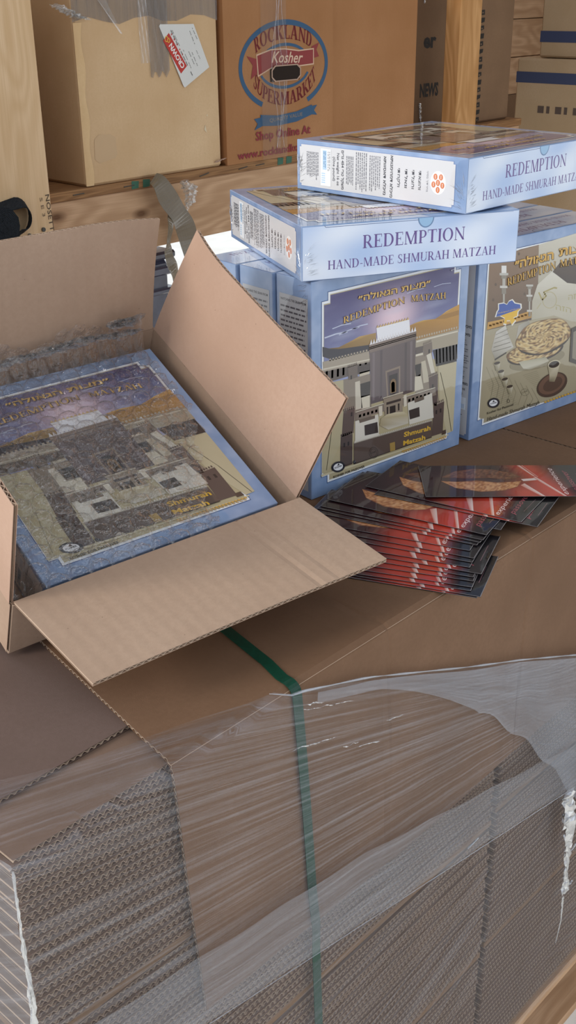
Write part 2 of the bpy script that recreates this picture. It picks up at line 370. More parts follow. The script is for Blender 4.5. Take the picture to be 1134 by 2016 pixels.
class Art:
    """flat print: 2D drawing coordinates -> metres through self.T, stacked in hair-thin layers"""
    def __init__(s, T=None, step=.00003): s.v = []; s.f = []; s.c = []; s.z = 0; s.step = step; s.T = T or (lambda x, y: (x, y))
    def raw(s, V, F, c):
        n = len(s.v); s.v += [(*s.T(x, y), s.z) for x, y in V]; s.f += [tuple(i + n for i in f) for f in F]
        if isinstance(c, str): c = lin(c)
        s.c += (c if isinstance(c, list) else [c] * len(V))
    def up(s, n=1): s.z += s.step * n; return s
    def poly(s, P, c):
        if len(P) <= 4: F = [tuple(range(len(P)))]
        else: F = [tuple(t) for t in tessellate_polygon([[Vector((x, y, 0)) for x, y in P]])]
        s.raw(P, F, [lin(k) for k in c] if isinstance(c, list) else c)
    def rect(s, a, b, c, d, col): s.poly([(a, b), (c, b), (c, d), (a, d)], col)
    def field(s, x0, y0, x1, y1, nx, ny, fn):
        V = [(x0 + (x1 - x0) * i / nx, y0 + (y1 - y0) * j / ny) for j in range(ny + 1) for i in range(nx + 1)]
        F = [(j * (nx + 1) + i, j * (nx + 1) + i + 1, (j + 1) * (nx + 1) + i + 1, (j + 1) * (nx + 1) + i) for j in range(ny) for i in range(nx)]
        s.raw(V, F, [fn(x, y) for x, y in V])
    def ell(s, cx, cy, rx, ry, c, n=28, rot=0, a0=0, a1=360):
        cr, sr = math.cos(rot), math.sin(rot); P = []
        for i in range(n + (0 if a1 - a0 == 360 else 1)):
            a = math.radians(a0 + (a1 - a0) * i / n); x, y = rx * math.cos(a), ry * math.sin(a); P.append((cx + x * cr - y * sr, cy + x * sr + y * cr))
        s.raw(P, [tuple(range(len(P)))], c)
    def ring(s, cx, cy, rx, ry, w_, c, n=40, a0=0, a1=360, rot=0):
        V = []; cr, sr = math.cos(rot), math.sin(rot)
        for i in range(n + 1):
            a = math.radians(a0 + (a1 - a0) * i / n)
            for k in (0, w_):
                x, y = (rx - k) * math.cos(a), (ry - k) * math.sin(a); V.append((cx + x * cr - y * sr, cy + x * sr + y * cr))
        s.raw(V, [(2 * i, 2 * i + 2, 2 * i + 3, 2 * i + 1) for i in range(n)], c)
    def line(s, P, w_, c):
        for (x0, y0), (x1, y1) in zip(P, P[1:]):
            d = math.hypot(x1 - x0, y1 - y0) or 1; nx, ny = -(y1 - y0) / d * w_ / 2, (x1 - x0) / d * w_ / 2
            s.raw([(x0 - nx, y0 - ny), (x1 - nx, y1 - ny), (x1 + nx, y1 + ny), (x0 + nx, y0 + ny)], [(0, 1, 2, 3)], c)
    def text(s, text, P, Q, h, c, font='sans', bold=0.0, shear=0.0, up=None, arch=0.0):
        V, F = serif_mesh(text) if font == 'serif' else font_mesh(text, bold, shear)
        if not V: return
        x0 = min(v[0] for v in V); x1 = max(v[0] for v in V); k = 1 / (1.0 if font == 'serif' else .72)
        dx, dy = Q[0] - P[0], Q[1] - P[1]; d = math.hypot(dx, dy)
        ux, uy = up or (-dy / d, dx / d); W_ = x1 - x0
        out = []
        for x, y in V:
            t = (x - x0) / W_; a = arch * (1 - (2 * t - 1) ** 2)
            out.append((P[0] + dx * t + ux * (h * y * k + a), P[1] + dy * t + uy * (h * y * k + a)))
        s.raw(out, F, c)
    def cren(s, P, Q, h, n, c, tri=False, up=(0, -1)):
        for i in range(n):
            a, b = i / n, (i + (1.0 if tri else .55)) / n
            p = (P[0] + (Q[0] - P[0]) * a, P[1] + (Q[1] - P[1]) * a); q = (P[0] + (Q[0] - P[0]) * b, P[1] + (Q[1] - P[1]) * b)
            if tri: s.poly([p, q, ((p[0] + q[0]) / 2 + up[0] * h, (p[1] + q[1]) / 2 + up[1] * h)], c)
            else: s.poly([p, q, (q[0] + up[0] * h, q[1] + up[1] * h), (p[0] + up[0] * h, p[1] + up[1] * h)], c)
    def scribble(s, x0, y0, x1, y1, lh, n, c, fill=.85, rnd=None, rag=.2):
        """n lines of unreadable small print"""
        rnd = rnd or R
        for i in range(n):
            y = y0 + (y1 - y0) * (i + .5) / n; xe = x0 + (x1 - x0) * (1 - rnd.random() * rag); x = x0
            while x < xe:
                wl = lh * rnd.uniform(1.2, 4.0); s.rect(x, y - lh / 2, min(x + wl, xe), y + lh / 2, c); x += wl + lh * .7
    def build(s, name, mat, parent, M=None): return obj(name, s.v, s.f, mat, parent, M, cols=s.c)
def HM(h):
    def f(x, y, sx=1, sy=1):
        d = h[6] * x + h[7] * y + 1; return ((h[0] * x + h[1] * y + h[2]) / d * sx, (h[3] * x + h[4] * y + h[5]) / d * sy)
    return f

# ================================================================== FRAMES
SY = math.radians(47)
UP = Vector((math.cos(SY), math.sin(SY), 0)); VP = Vector((-math.sin(SY), math.cos(SY), 0))
M_pal = frame((0, .872, 0), UP, VP)          # load: x along the folded front edge, y inwards, z up; top of the cap sheet = 0
M_shelf = frame((-.424, 2.471, .200), UP, VP)  # wall shelf: top = 0, front edge y = 0
FLOOR_Z = -1.06

# ================================================================== SETTING
mb = MB(); mb.box((-9, -4, FLOOR_Z - .05), (14, 16, FLOOR_Z)); floor = props(mb.build('floor', M_conc), kind='structure')
mb = MB(); mb.box((-1.2, -2.4, 1.60), (3.4, -.50, 1.65)); ceil = props(mb.build('ceiling', M_ceil, M=M_shelf), kind='structure')
# back wall of boards behind the shelf (open under the shelf, where daylight shows)
wall = empty('wall_back', M_shelf @ Matrix.Translation((0, .62, -.02)), None, None); wall['kind'] = 'structure'
for i in range(11):
    mb = MB(); mb.box((-1.1, 0, .0 + i * .141), (3.3, .02, .0 + i * .141 + .138), .002); mb.build('plank', M_wood, wall)
mb = MB(); mb.box((-1.1, .0205, 0), (3.3, .03, 1.55)); mb.box((1.5, .0, -.85), (3.3, .03, -.002)); mb.build('backing_board', M_carton_dark, wall)
mb = MB(); mb.box((3.0, -.1, FLOOR_Z - .2), (3.1, .62, 1.55)); props(mb.build('wall_right', M_carton_dark, M=M_shelf), kind='structure')

# shelf
shelf = empty('wooden_shelf', M_shelf, 'long plywood shelf on a pine beam below the old brown cartons', 'shelf')
mb = MB(); mb.box((-.95, .0, -.02), (1.735, .60, 0.0), .001); mb.build('shelf_board', M_ply, shelf)
mb = MB(); mb.box((-.95, .006, -.158), (1.735, .044, -.0205), .003); mb.build('beam', M_wood, shelf)
mb = MB(); mb.box((-.95, .55, -.158), (1.735, .588, -.0205), .003); mb.build('beam', M_wood, shelf)
for x in (.122, .155, .598, .63):
    a = Art(); 
    a.poly([(x, -.019), (x + .02, -.018), (x + .022, -.003), (x + .001, -.001)], '3f6a56')
    o = a.build('green_paint_mark', M_ink, shelf, M=Matrix(((1, 0, 0, 0), (0, 0, 1, -.0006), (0, 1, 0, 0), (0, 0, 0, 1))))
for x in (-.04, .1, .33, .46, .52):
    mb = MB(); mb.tube([(x, -.0006, -.012 + .003 * math.sin(x * 90)), (x + .03, -.0006, -.010)], .0012, 5); mb.build('splinter', M_nail, shelf)
XZ = Matrix(((1, 0, 0, 0), (0, 0, -1, 0), (0, 1, 0, 0), (0, 0, 0, 1)))   # drawing (x, y) -> local (x, 0, z), facing -y
def onfront(y=-.0008): return Matrix.Translation((0, y, 0)) @ XZ

# left post, front face at y=-.06
post = empty('wooden_post', M_shelf @ Matrix.Translation((0, 0, FLOOR_Z - .2)), 'wide planed pine post at the left edge, printed near its nails', 'post')
zb = -(FLOOR_Z - .2)
mb = MB(); mb.box((-.335, -.065, 0), (-.1435, -.022, zb + 1.54), .003)
M_rot = Matrix(((0, 0, 1, 0), (0, 1, 0, 0), (-1, 0, 0, 0), (0, 0, 0, 1)))
def upright(name, x0, x1, y0, y1, z0, z1, mat, parent):    # timber whose grain runs up: local x is the length
    mb = MB(); mb.box((z0, y0, -x1), (z1, y1, -x0), .003)
    o = mb.build(name, mat, parent); o.matrix_local = Matrix(((0, 0, -1, 0), (0, 1, 0, 0), (1, 0, 0, 0), (0, 0, 0, 1))); return o
upright('post_board', -.335, -.1435, -.065, -.022, 0, zb + 1.54, M_wood_post, post)
a = Art(T=lambda x, y: (x, y + zb))
a.text('NOSETT', (-.157, .012), (-.153, -.062), .010, '5c4a38', bold=.01)
a.text('S E 3', (-.171, .008), (-.168, -.03), .007, '7a6650')
a.ell(-.163, -.052, .0, .0, '5c4a38')
a.build('stamped_lettering', M_ink, post, M=onfront(-.0656))
for x, z in ((-.170, -.055), (-.205, -.062)):
    mb = MB(); mb.tube([(x, -.0655, z + zb), (x, -.068, z + zb)], .0045, 10); mb.build('nail', M_nail, post)
mb = MB(); mb.tube([(-.218, -.0655, -.068 + zb), (-.218, -.067, -.068 + zb)], .0045, 10); mb.build('nail', M_nail, post)

# right post
rp = empty('wooden_post', M_shelf @ Matrix.Translation((0, 0, FLOOR_Z - .2)), 'narrow orange pine post between the printed cartons behind the top blue box', 'post')
upright('post_board', 1.272, 1.375, -.068, -.016, 0, zb + 1.54, M_wood_warm, rp)

# webbing loop on the left post
web = empty('webbing_strap', M_shelf @ Matrix.Translation((-.272, -.07, -.05)), 'black woven webbing looped against the wide pine post', 'strap')
def ribbon(name, pts, nrm, wd, th, mat, parent, M=None, sub=1):
    """flat band along pts, its width along nrm_i x tangent"""
    if sub > 1:                                   # Catmull-Rom subdivision
        def cr(L, i, t):
            a, b, c, d = (L[max(i - 1, 0)], L[i], L[min(i + 1, len(L) - 1)], L[min(i + 2, len(L) - 1)])
            return .5 * (2 * b + (c - a) * t + (2 * a - 5 * b + 4 * c - d) * t * t + (3 * b - a - 3 * c + d) * t ** 3)
        LP = [Vector(p) for p in pts]; LN = [Vector(q) for q in nrm] if isinstance(nrm, list) else None; LW = wd if isinstance(wd, list) else None
        ks = [(i, k / sub) for i in range(len(LP) - 1) for k in range(sub)] + [(len(LP) - 2, 1.0)]
        pts = [cr(LP, i, t) for i, t in ks]
        if LN: nrm = [cr(LN, i, t) for i, t in ks]
        if LW: wd = [cr(LW, i, t) for i, t in ks]
    mb = MB(); P = [Vector(p) for p in pts]; V = []; acc = 0; U = []
    for i, p in enumerate(P):
        d = (P[min(i + 1, len(P) - 1)] - P[max(i - 1, 0)]).normalized()
        n = Vector(nrm[i] if isinstance(nrm, list) else nrm); n = (n - d * n.dot(d)).normalized(); s_ = d.cross(n)
        wv = wd[i] if isinstance(wd, list) else wd
        if i: acc += (p - P[i - 1]).length
        for q, uu in ((p + s_ * wv / 2, wv), (p - s_ * wv / 2, 0), (p - s_ * wv / 2 - n * th, 0), (p + s_ * wv / 2 - n * th, wv)): V.append(q); U.append((acc, uu))
    F = []
    for i in range(len(P) - 1):
        for k in range(4): F.append((i * 4 + k, i * 4 + (k + 1) % 4, (i + 1) * 4 + (k + 1) % 4, (i + 1) * 4 + k))
    F += [(0, 3, 2, 1), tuple(len(V) - 4 + k for k in range(4))]
    mb.add(V, F, U); return mb.build(name, mat, parent, M)
pts = []
for i in range(13):
    a_ = PI * (.5 - i / 12 * 1.05); pts.append((.040 + .024 * math.cos(a_), -.012, .030 + .030 * math.sin(a_)))
ribbon('loop_band', [(-.12, -.010, -.0), (-.05, -.010, .038), (.0, -.011, .055)] + pts + [(.02, -.013, -.012), (-.02, -.014, -.035), (-.06, -.016, -.085)],
       [(0, -.35, 1)] * 3 + [(math.cos(PI * (.5 - i / 12 * 1.05)), -.5, math.sin(PI * (.5 - i / 12 * 1.05))) for i in range(13)] + [(.5, -.9, -.6)] * 3, .034, .002, M_web, web)
ribbon('strap_tail', [(-.09, -.030, .020), (-.03, -.034, .033), (-.005, -.036, .03), (-.018, -.037, -.005), (-.03, -.038, -.05), (-.042, -.038, -.16)], (0, -1, .1), [.05, .05, .05, .058, .062, .06], .002, M_web, web, sub=5)

# ================================================================== GENERIC CORRUGATED PANEL
def corrugated(mb_out, mb_in, fn, S, T, th=.004, lam=.0073, seg=6, nt=1, ns=None, lin_t=.0005, tlist=None):
    """fn(s, t, h) -> point; flutes run along t, so the wave shows where s runs. mb_out: liners, mb_in: fluted medium"""
    n = max(2, int(round(S / lam))) * seg
    L = lsp(0, S, ns or 24); tl = tlist or lsp(0, T, nt)
    for h0, h1 in ((th / 2 - lin_t, th / 2), (-th / 2, -th / 2 + lin_t)):
        mb_out.grid(lambda s, t: fn(s, t, h1), L, tl, uvf=lambda s, t: (s, t)); mb_out.grid(lambda s, t: fn(s, t, h0), L, tl, flip=True, uvf=lambda s, t: (s, t))
        for s_ in (0, S): mb_out.grid(lambda h, t: fn(s_, t, h), [h0, h1], tl, uvf=lambda h, t: (s_, t))
        for t_ in (tl[0], tl[-1]): mb_out.grid(lambda s, h: fn(s, t_, h), L, [h0, h1], uvf=lambda s, h: (s, t_))
    am = th / 2 - lin_t - .00025; k = 2 * PI * (n / seg) / S; SL = lsp(0, S, n)
    for off in (.00025, -.00025):
        mb_in.grid(lambda s, t: fn(s, t, am * math.sin(k * s) + off), SL, tl, flip=off < 0)
    for t_ in (tl[0], tl[-1]):
        mb_in.grid(lambda s, h: fn(s, t_, am * math.sin(k * s) + h), SL, [-.00025, .00025])

# ================================================================== PALLET LOAD
pal = empty('wooden_pallet', M_pal @ Matrix.Translation((.3, 0, FLOOR_Z)), 'wooden pallet under the wrapped stack of flattened cartons', 'pallet')
pz = -.905 - FLOOR_Z
for i in range(7):
    mb = MB(); mb.box((-.62, .0 + i * .155, pz - .022), (.72, .10 + i * .155, pz), .002); mb.build('deck_board', M_wood, pal)
for x in (-.62, -.02, .62):
    mb = MB(); mb.box((x, .0, .018), (x + .10, 1.03, pz - .0225), .002); mb.build('stringer', M_wood, pal)
for y in (.0, .45, .93):
    mb = MB(); mb.box((-.62, y, 0), (.72, y + .10, .0175), .002); mb.build('bottom_board', M_wood, pal)

SH_T = .0052; SH_D = .42
def sheet_mesh(W_, name):
    mo, mi = MB(), MB()
    corrugated(mo, mi, lambda s, t, h: (s, t, h), W_, SH_D, SH_T - .0002, .0071, seg=6, nt=1, ns=2)
    n = len(mo.v); V = mo.v + mi.v; F = mo.f + [tuple(i + n for i in f) for f in mi.f]
    return obj(name, V, F, None, uv=mo.uv + mi.uv, mats=[M_sheet, M_flute], midx=[0] * len(mo.f) + [1] * len(mi.f))
names = {0: 'topmost', 1: 'second', 2: 'third', 3: 'lowest'}
def column(u0, u1, side, tops):
    proto = sheet_mesh(u1 - u0, 'cardboard_sheet'); first = True
    for bi, (zt, zb_) in enumerate(tops):
        B = empty('carton_bundle', M_pal @ Matrix.Translation((u0, .0040, zb_)),
                  '%s bundle of flattened cartons in the %s fluted column under the film' % (names[bi], side), 'cardboard bundle', 'bundles of flattened cartons on the pallet')
        n = int((zt - zb_ - .012) / SH_T); off = R.uniform(-.002, .002)
        for k in range(n):
            z = .012 + SH_T * (k + .5)
            o = proto if first else proto.copy()
            if not first: COL.objects.link(o)
            first = False; o.parent = B
            droop = 0.0
            o.matrix_local = Matrix.Translation((off + (k % 2) * .0036 + .0011 * (k % 5) + R.uniform(-.0006, .0006) - .003, (k % 2) * .0014 + R.uniform(0, .0006), z)) @ Matrix.Rotation(R.uniform(-.0015, .0015), 4, 'Z')
        mb = MB(); mb.box((-.003, .001, .0012), (u1 - u0 + .003, SH_D, .0112), .001); mb.build('folded_liner', M_carton_dark, B)
        rest = (zt - zb_ - .012) - n * SH_T
column(-.307, .393, 'left', [(-.0095, -.2195), (-.2195, -.4295), (-.4295, -.6695), (-.6695, -.904)])
column(.408, 1.015, 'right', [(-.0095, -.415), (-.415, -.66), (-.66, -.904)])
# the body of the load behind the front row of bundles
mb = MB(); mb.box((-.305, .43, -.9035), (1.0, 1.02, -.0100), .004)
props(mb.build('cardboard_block', M_carton_dark, M=M_pal), 'brown block of flat cartons behind the fluted bundles', 'cardboard stack')

# left top sheet
mo, mi = MB(), MB()
def f_s1(s, t, h): return (-.303 + s, .067 + .03 * (s < 0) + t, -.0068 + h)
corrugated(mo, mi, f_s1, .62, .62, .0042, .0075)
s1 = empty('cardboard_sheet', M_pal @ Matrix.Translation((0, 0, -.0089)), 'grey-brown corrugated sheet under the open carton, dark fluted front edge', 'cardboard sheet')
Ms = Matrix.Translation((0, 0, .0089)); mo.build('liner', M_top, s1, M=Ms); mi.build('fluting', M_flute, s1, M=Ms)

# cap sheet folded over the front
def cap_path(p):
    """p: distance from the fold along the path, + on top going back, - down the front; returns (y, z, ny, nz)"""
    r = .010; q = r * PI / 2
    if p >= q / 2: return (p - q / 2 + r - .0, 0, 0, 1)
    if p <= -q / 2: return (0, p + q / 2 - r, -1, 0)
    a = (q / 2 - p) / q * PI / 2
    return (r - r * math.sin(a), -r + r * math.cos(a), -math.sin(a), math.cos(a))
CAPB, CAPF = .72, .313
def f_cap(s, t, h):
    p = CAPB - s; y, z, ny, nz = cap_path(p)
    ul = -.153 + (.18 * max(0, y) if p > 0 else .08 * min(.31, -z))
    u = ul + (.69 - ul) * t
    g = -.0012 * math.exp(-((u - .142) / .003) ** 2) - .0012 * math.exp(-((u - .415) / .003) ** 2)
    bul = .003 * math.sin(u * 9) * (1 if p < -.03 else 0) * min(1, (-p - .03) * 8) if p < 0 else 0
    h2 = h - .0021 + g * (h > 0)
    y0 = -.0065 if p < 0 else -.0065 * max(0, 1 - p / .03)
    return (u, y + ny * (h2 + bul) + y0, z + nz * h2)
mo, mi = MB(), MB()
tl = sorted(set(lsp(0, 1, 30) + [.345, .35, .355, .36, .365, .67, .675, .68]))
corrugated(mo, mi, f_cap, CAPB + CAPF, 1, .004, .0078, seg=6, ns=120, tlist=tl)
cap = empty('cardboard_cap_sheet', M_pal, 'large brown corrugated sheet folded over the front of the load', 'cardboard sheet')
for k in range(len(mo.uv)): mo.uv[k] = (mo.uv[k][1] * .84, mo.uv[k][0])
mo.build('liner', M_cap, cap, smooth=False); mi.build('fluting', M_flute, cap)
# second cap sheet further right
mo, mi = MB(), MB()
corrugated(mo, mi, lambda s, t, h: (.6935 + t, .06 + s, -.0021 + h), .60, .30, .004, .0078)
c2 = empty('cardboard_sheet', M_pal, 'brown corrugated sheet behind the fanned leaflets at the right edge', 'cardboard sheet'); mo.build('liner', M_cap, c2, M=Matrix.Translation((0, 0, .0))); mi.build('fluting', M_flute, c2)

# green strap
sp = [(.020 + .02, .40, .0015), (.030, .13, .0012), (.010, .04, .0014), (.001, .012, .0012)]
for i in range(7):
    a_ = PI / 2 * i / 6; sp.append((.0 , .0035 - .013 * math.sin(a_), -.0115 + .013 * math.cos(a_)))
sp += [(.004, -.0100, -.06), (.012, -.0105, -.16), (.020, -.0105, -.27), (.026, -.0100, -.315), (.030, -.0065, -.36), (.036, -.0058, -.50), (.045, -.0058, -.75), (.05, -.0058, -.9)]
nn = [(0, 0, 1)] * 4 + [(0, -math.sin(PI / 2 * i / 6), math.cos(PI / 2 * i / 6)) for i in range(7)] + [(0, -1, 0)] * 8
sp_o = ribbon('plastic_strap', sp, nn, .0125, .0008, M_strap, None, M=M_pal)
props(sp_o, 'dark green plastic strap pulled down over the folded cap sheet', 'strap')

# ------------------------------------------------------------------ stretch film (several overlapping layers)
film = empty('stretch_film', M_pal @ Matrix.Translation((.2, -.02, -.905)), 'clear streaky stretch film wrapped around the front of the cardboard load', 'plastic film')
MF = Matrix.Translation((-.2, .02, .905))
def topline(u):
    P = [(-.34, .10), (-.27, .085), (-.20, .05), (-.12, .03), (-.05, .006), (0, -.004), (.10, -.038), (.28, -.114), (.40, -.162), (.573, -.236), (.80, -.33), (1.03, -.42)]
    for (a, b), (c, d) in zip(P, P[1:]):
        if u <= c: return b + (d - b) * (u - a) / (c - a)
    return P[-1][1]
def f_film(off, hgt=-.90, a=-.312, b=1.022):
    def f(u, t):
        top = topline(u); p = top + (hgt - top) * t
        q = p + .012
        c0 = (p + .42 * u) / max(.30, 1 - 1.2 * u); wob = .0006 * math.sin(c0 * 90 + u * 5) + .0005 * math.sin(c0 * 210 - u * 8)
        if p > 0: return (u, p - .004, .003 + off * .4 + abs(wob) * .6)
        return (u, -.0125 - off - wob * (1 if p > -.3 else .5) + (0 if p > -.31 else min(.006, (-.31 - p) * .15)), min(.003, p) + .001)
    return f
us = lsp(-.317, 1.02, 110); ts = [0, .01, .02, .03, .045, .06, .08, .1, .12] + lsp(.15, 1, 42)
ca, sa = math.cos(.40), math.sin(.40)
def uvs(f):
    def g(u, t):
        x, y, z = f(u, t); zz = z if z < .0 else y
        return (u, (zz + .42 * u) / max(.30, 1 - 1.2 * u))
    return g
f1 = f_film(0.0); mb = MB(); mb.grid(f1, us, ts, flip=True, uvf=uvs(f1)); mb.build('film_layer', M_film, film, M=MF, smooth=True)
# upper thick rope-like hem of the film
hp = [(u, (topline(u) - .004 if topline(u) > 0 else -.0145), (.0040 if topline(u) > 0 else topline(u) + .001)) for u in lsp(-.03, 1.0, 60)]
mb = MB(); mb.tube(hp, [.0003 + .0012 * abs(math.sin(i * .7)) for i in range(61)], 6); mb.build('film_hem', M_hem, film, M=MF, smooth=True)
# layered band: between hem and a sweeping lower line on the right
def f_band(u, s):
    up_ = topline(u) - .002
    k = max(0, (u - .12)) ; lo = up_ - (.012 + .85 * k * k + .10 * k + (.01 * math.sin(u * 70) if u > .3 else 0) * .5)
    lo = max(lo, -.62); p = up_ + (lo - up_) * s
    return (u, -.0165 - .0015 * math.sin(u * 40 + p * 30), p)
mb = MB(); mb.grid(f_band, lsp(.02, 1.02, 90), lsp(0, 1, 18), flip=True, uvf=lambda u, s: (u * .9 - .42 * s * .3, u * .42 + s * .3)); mb.build('film_layer', M_film_thick, film, M=MF, smooth=True)
# diagonal doubled band crossing the bundles (bottom centre to right)
def f_diag(a, b):
    u = -.33 + a * 1.35; zc = -.315 - .205 * (u + .12) if u > -.12 else -.315
    zc = -.33 - .21 * (u + .02); wv = .10 - .05 * abs(u - .1)
    p = zc + wv * (.95 - b)
    return (u, -.0185 - .001 * math.sin(u * 50), p)
mb = MB(); mb.grid(f_diag, lsp(.02, 1, 70), lsp(0, 1, 8), flip=True, uvf=lambda a, b: (a * 1.35, b * .12 + a * .05)); mb.build('film_layer', mat_film('stretch_film_doubled', .16, .5, scale=(1.6, 200, 1), base=.03), film, M=MF, smooth=True)
lp = [(u, -.020, -.33 - .21 * (u + .02) - .005) for u in lsp(-.30, 1.0, 40)]
mb = MB(); mb.tube(lp, .0005, 5); mb.build('film_hem', M_hem, film, M=MF)
# left side face of the wrap
def f_side(y, z): return (-.3180 - .002 * math.sin(z * 70 + y * 20) - .0015 * math.sin(y * 60), y, z)
mb = MB(); mb.grid(f_side, lsp(-.012, 1.0, 60), lsp(.004, -.90, 60), uvf=lambda y, z: (y * .8 - z * .6, y * .6 + z * .8)); mb.build('film_layer', mat_film('stretch_film_side', .25, .5, col=(.4, .4, .42), rough=.3, scale=(2, 120, 1), gl=.3, base=.02), film, M=MF, smooth=True)
# crumpled shiny gather at the right
def crumple(mbb, pts, rad, k=9, seed=1, am=.5):
    r_ = random.Random(seed); P = [Vector(p) for p in pts]; n = 40; V = []
    for i in range(n + 1):
        f = i / n * (len(P) - 1); j = min(int(f), len(P) - 2); p = P[j].lerp(P[j + 1], f - j); rr = rad[j] + (rad[j + 1] - rad[j]) * (f - j)
        for q in range(k):
            a = 2 * PI * q / k; rad_ = rr * (1 + am * (r_.random() * 2 - 1)); V.append(p + Vector((math.cos(a) * rad_, math.sin(a) * rad_ * .35, (r_.random() - .5) * rr * .7)))
    F = [(i * k + q, i * k + (q + 1) % k, (i + 1) * k + (q + 1) % k, (i + 1) * k + q) for i in range(n) for q in range(k)]
    mbb.add(V, F)
M_crumple = mat_film('crumpled_film', .3, .8, col=(.8, .82, .86), rough=.12, scale=(20, 60, 1), gl=.6, base=.12)
mb = MB(); crumple(mb, [(.555, -.022, -.455), (.563, -.024, -.50), (.572, -.024, -.56), (.575, -.024, -.62), (.580, -.024, -.66)], [.012, .014, .009, .005, .010], seed=3); mb.build('film_gather', M_crumple, film, M=MF)
mb = MB(); crumple(mb, [(.610, -.022, -.445), (.600, -.024, -.48), (.583, -.024, -.53)], [.010, .005, .004], seed=5); mb.build('film_gather', M_crumple, film, M=MF)
mb = MB(); crumple(mb, [(.578, -.022, -.655), (.60, -.023, -.653)], [.004, .003], seed=8); mb.build('film_gather', M_crumple, film, M=MF)
mb = MB(); crumple(mb, [(.585, -.022, -.585), (.61, -.023, -.575), (.622, -.023, -.572)], [.003, .003, .001], seed=9); mb.build('film_gather', M_crumple, film, M=MF)
mb = MB(); crumple(mb, [(.580, -.022, -.67), (.583, -.022, -.72), (.574, -.022, -.76)], [.003, .0015, .001], seed=12); mb.build('film_gather', M_crumple, film, M=MF)
mb = MB(); crumple(mb, [(.30, -.022, -.385), (.32, -.022, -.384)], [.003, .002], seed=14); mb.build('film_gather', M_crumple, film, M=MF)
# shiny gathered wrap along the left corner of the stack
mb = MB()
crumple(mb, [(-.316, -.012, -.002), (-.317, -.012, -.06), (-.316, -.012, -.12), (-.318, -.012, -.2), (-.316, -.012, -.3)], [.0008, .0012, .002, .0028, .003], seed=21, am=.9)
mb.build('film_gather', M_crumple, film, M=MF)

# short crinkled creases that catch the light
for k, (p0, p1) in enumerate((((.001, -.024), (.074, -.051)), ((.005, -.020), (.030, -.029)), ((-.015, -.061), (.051, -.082)), ((.083, -.112), (.121, -.125)), ((.060, -.100), (.085, -.107)), ((.13, -.105), (.16, -.114)))):
    r_ = random.Random(70 + k); pp = [(p0[0] + (p1[0] - p0[0]) * i / 9, -.0158, p0[1] + (p1[1] - p0[1]) * i / 9 + r_.uniform(-.0012, .0012)) for i in range(10)]
    mb = MB(); crumple(mb, pp, [.0002] + [r_.uniform(.0004, .0012) for _ in range(8)] + [.0002], k=5, seed=80 + k, am=.8); mb.build('film_crease', M_crumple, film, M=MF)

# ================================================================== MATZAH BOXES
BW, BL, BT = .280, .278, .063
def notch(m, n, w=1.0, h=1.0):
    return [(m, m + n), (m + n, m + n), (m + n, m), (w - m - n, m), (w - m - n, m + n), (w - m, m + n), (w - m, h - m - n), (w - m - n, h - m - n), (w - m - n, h - m), (m + n, h - m), (m + n, h - m - n), (m, h - m - n)]
def border(A, lay, sx, sy, dark='2f4f86'):
    """notched outline (blue hairline, white line); inner area is drawn by lay first"""
    m, n = .060, .036
    def P(m_, n_): return [(x * sx, y * sy) for x, y in notch(m_, n_)]
    A.poly(P(m - .003, n), dark); A.up(); A.poly(P(m, n), 'eceff2'); A.up(); return P(m + .010, n + .001)
HA = HM([0.00090276, -1.90277e-05, -0.112725, -0.000304549, -0.000752948, 1.18347, -0.000132044, -6.53146e-05])
HD = HM([0.000811807, 4.61206e-05, -0.23595, -0.000219653, -0.00058857, 1.15051, -0.000102466, -4.92929e-05])
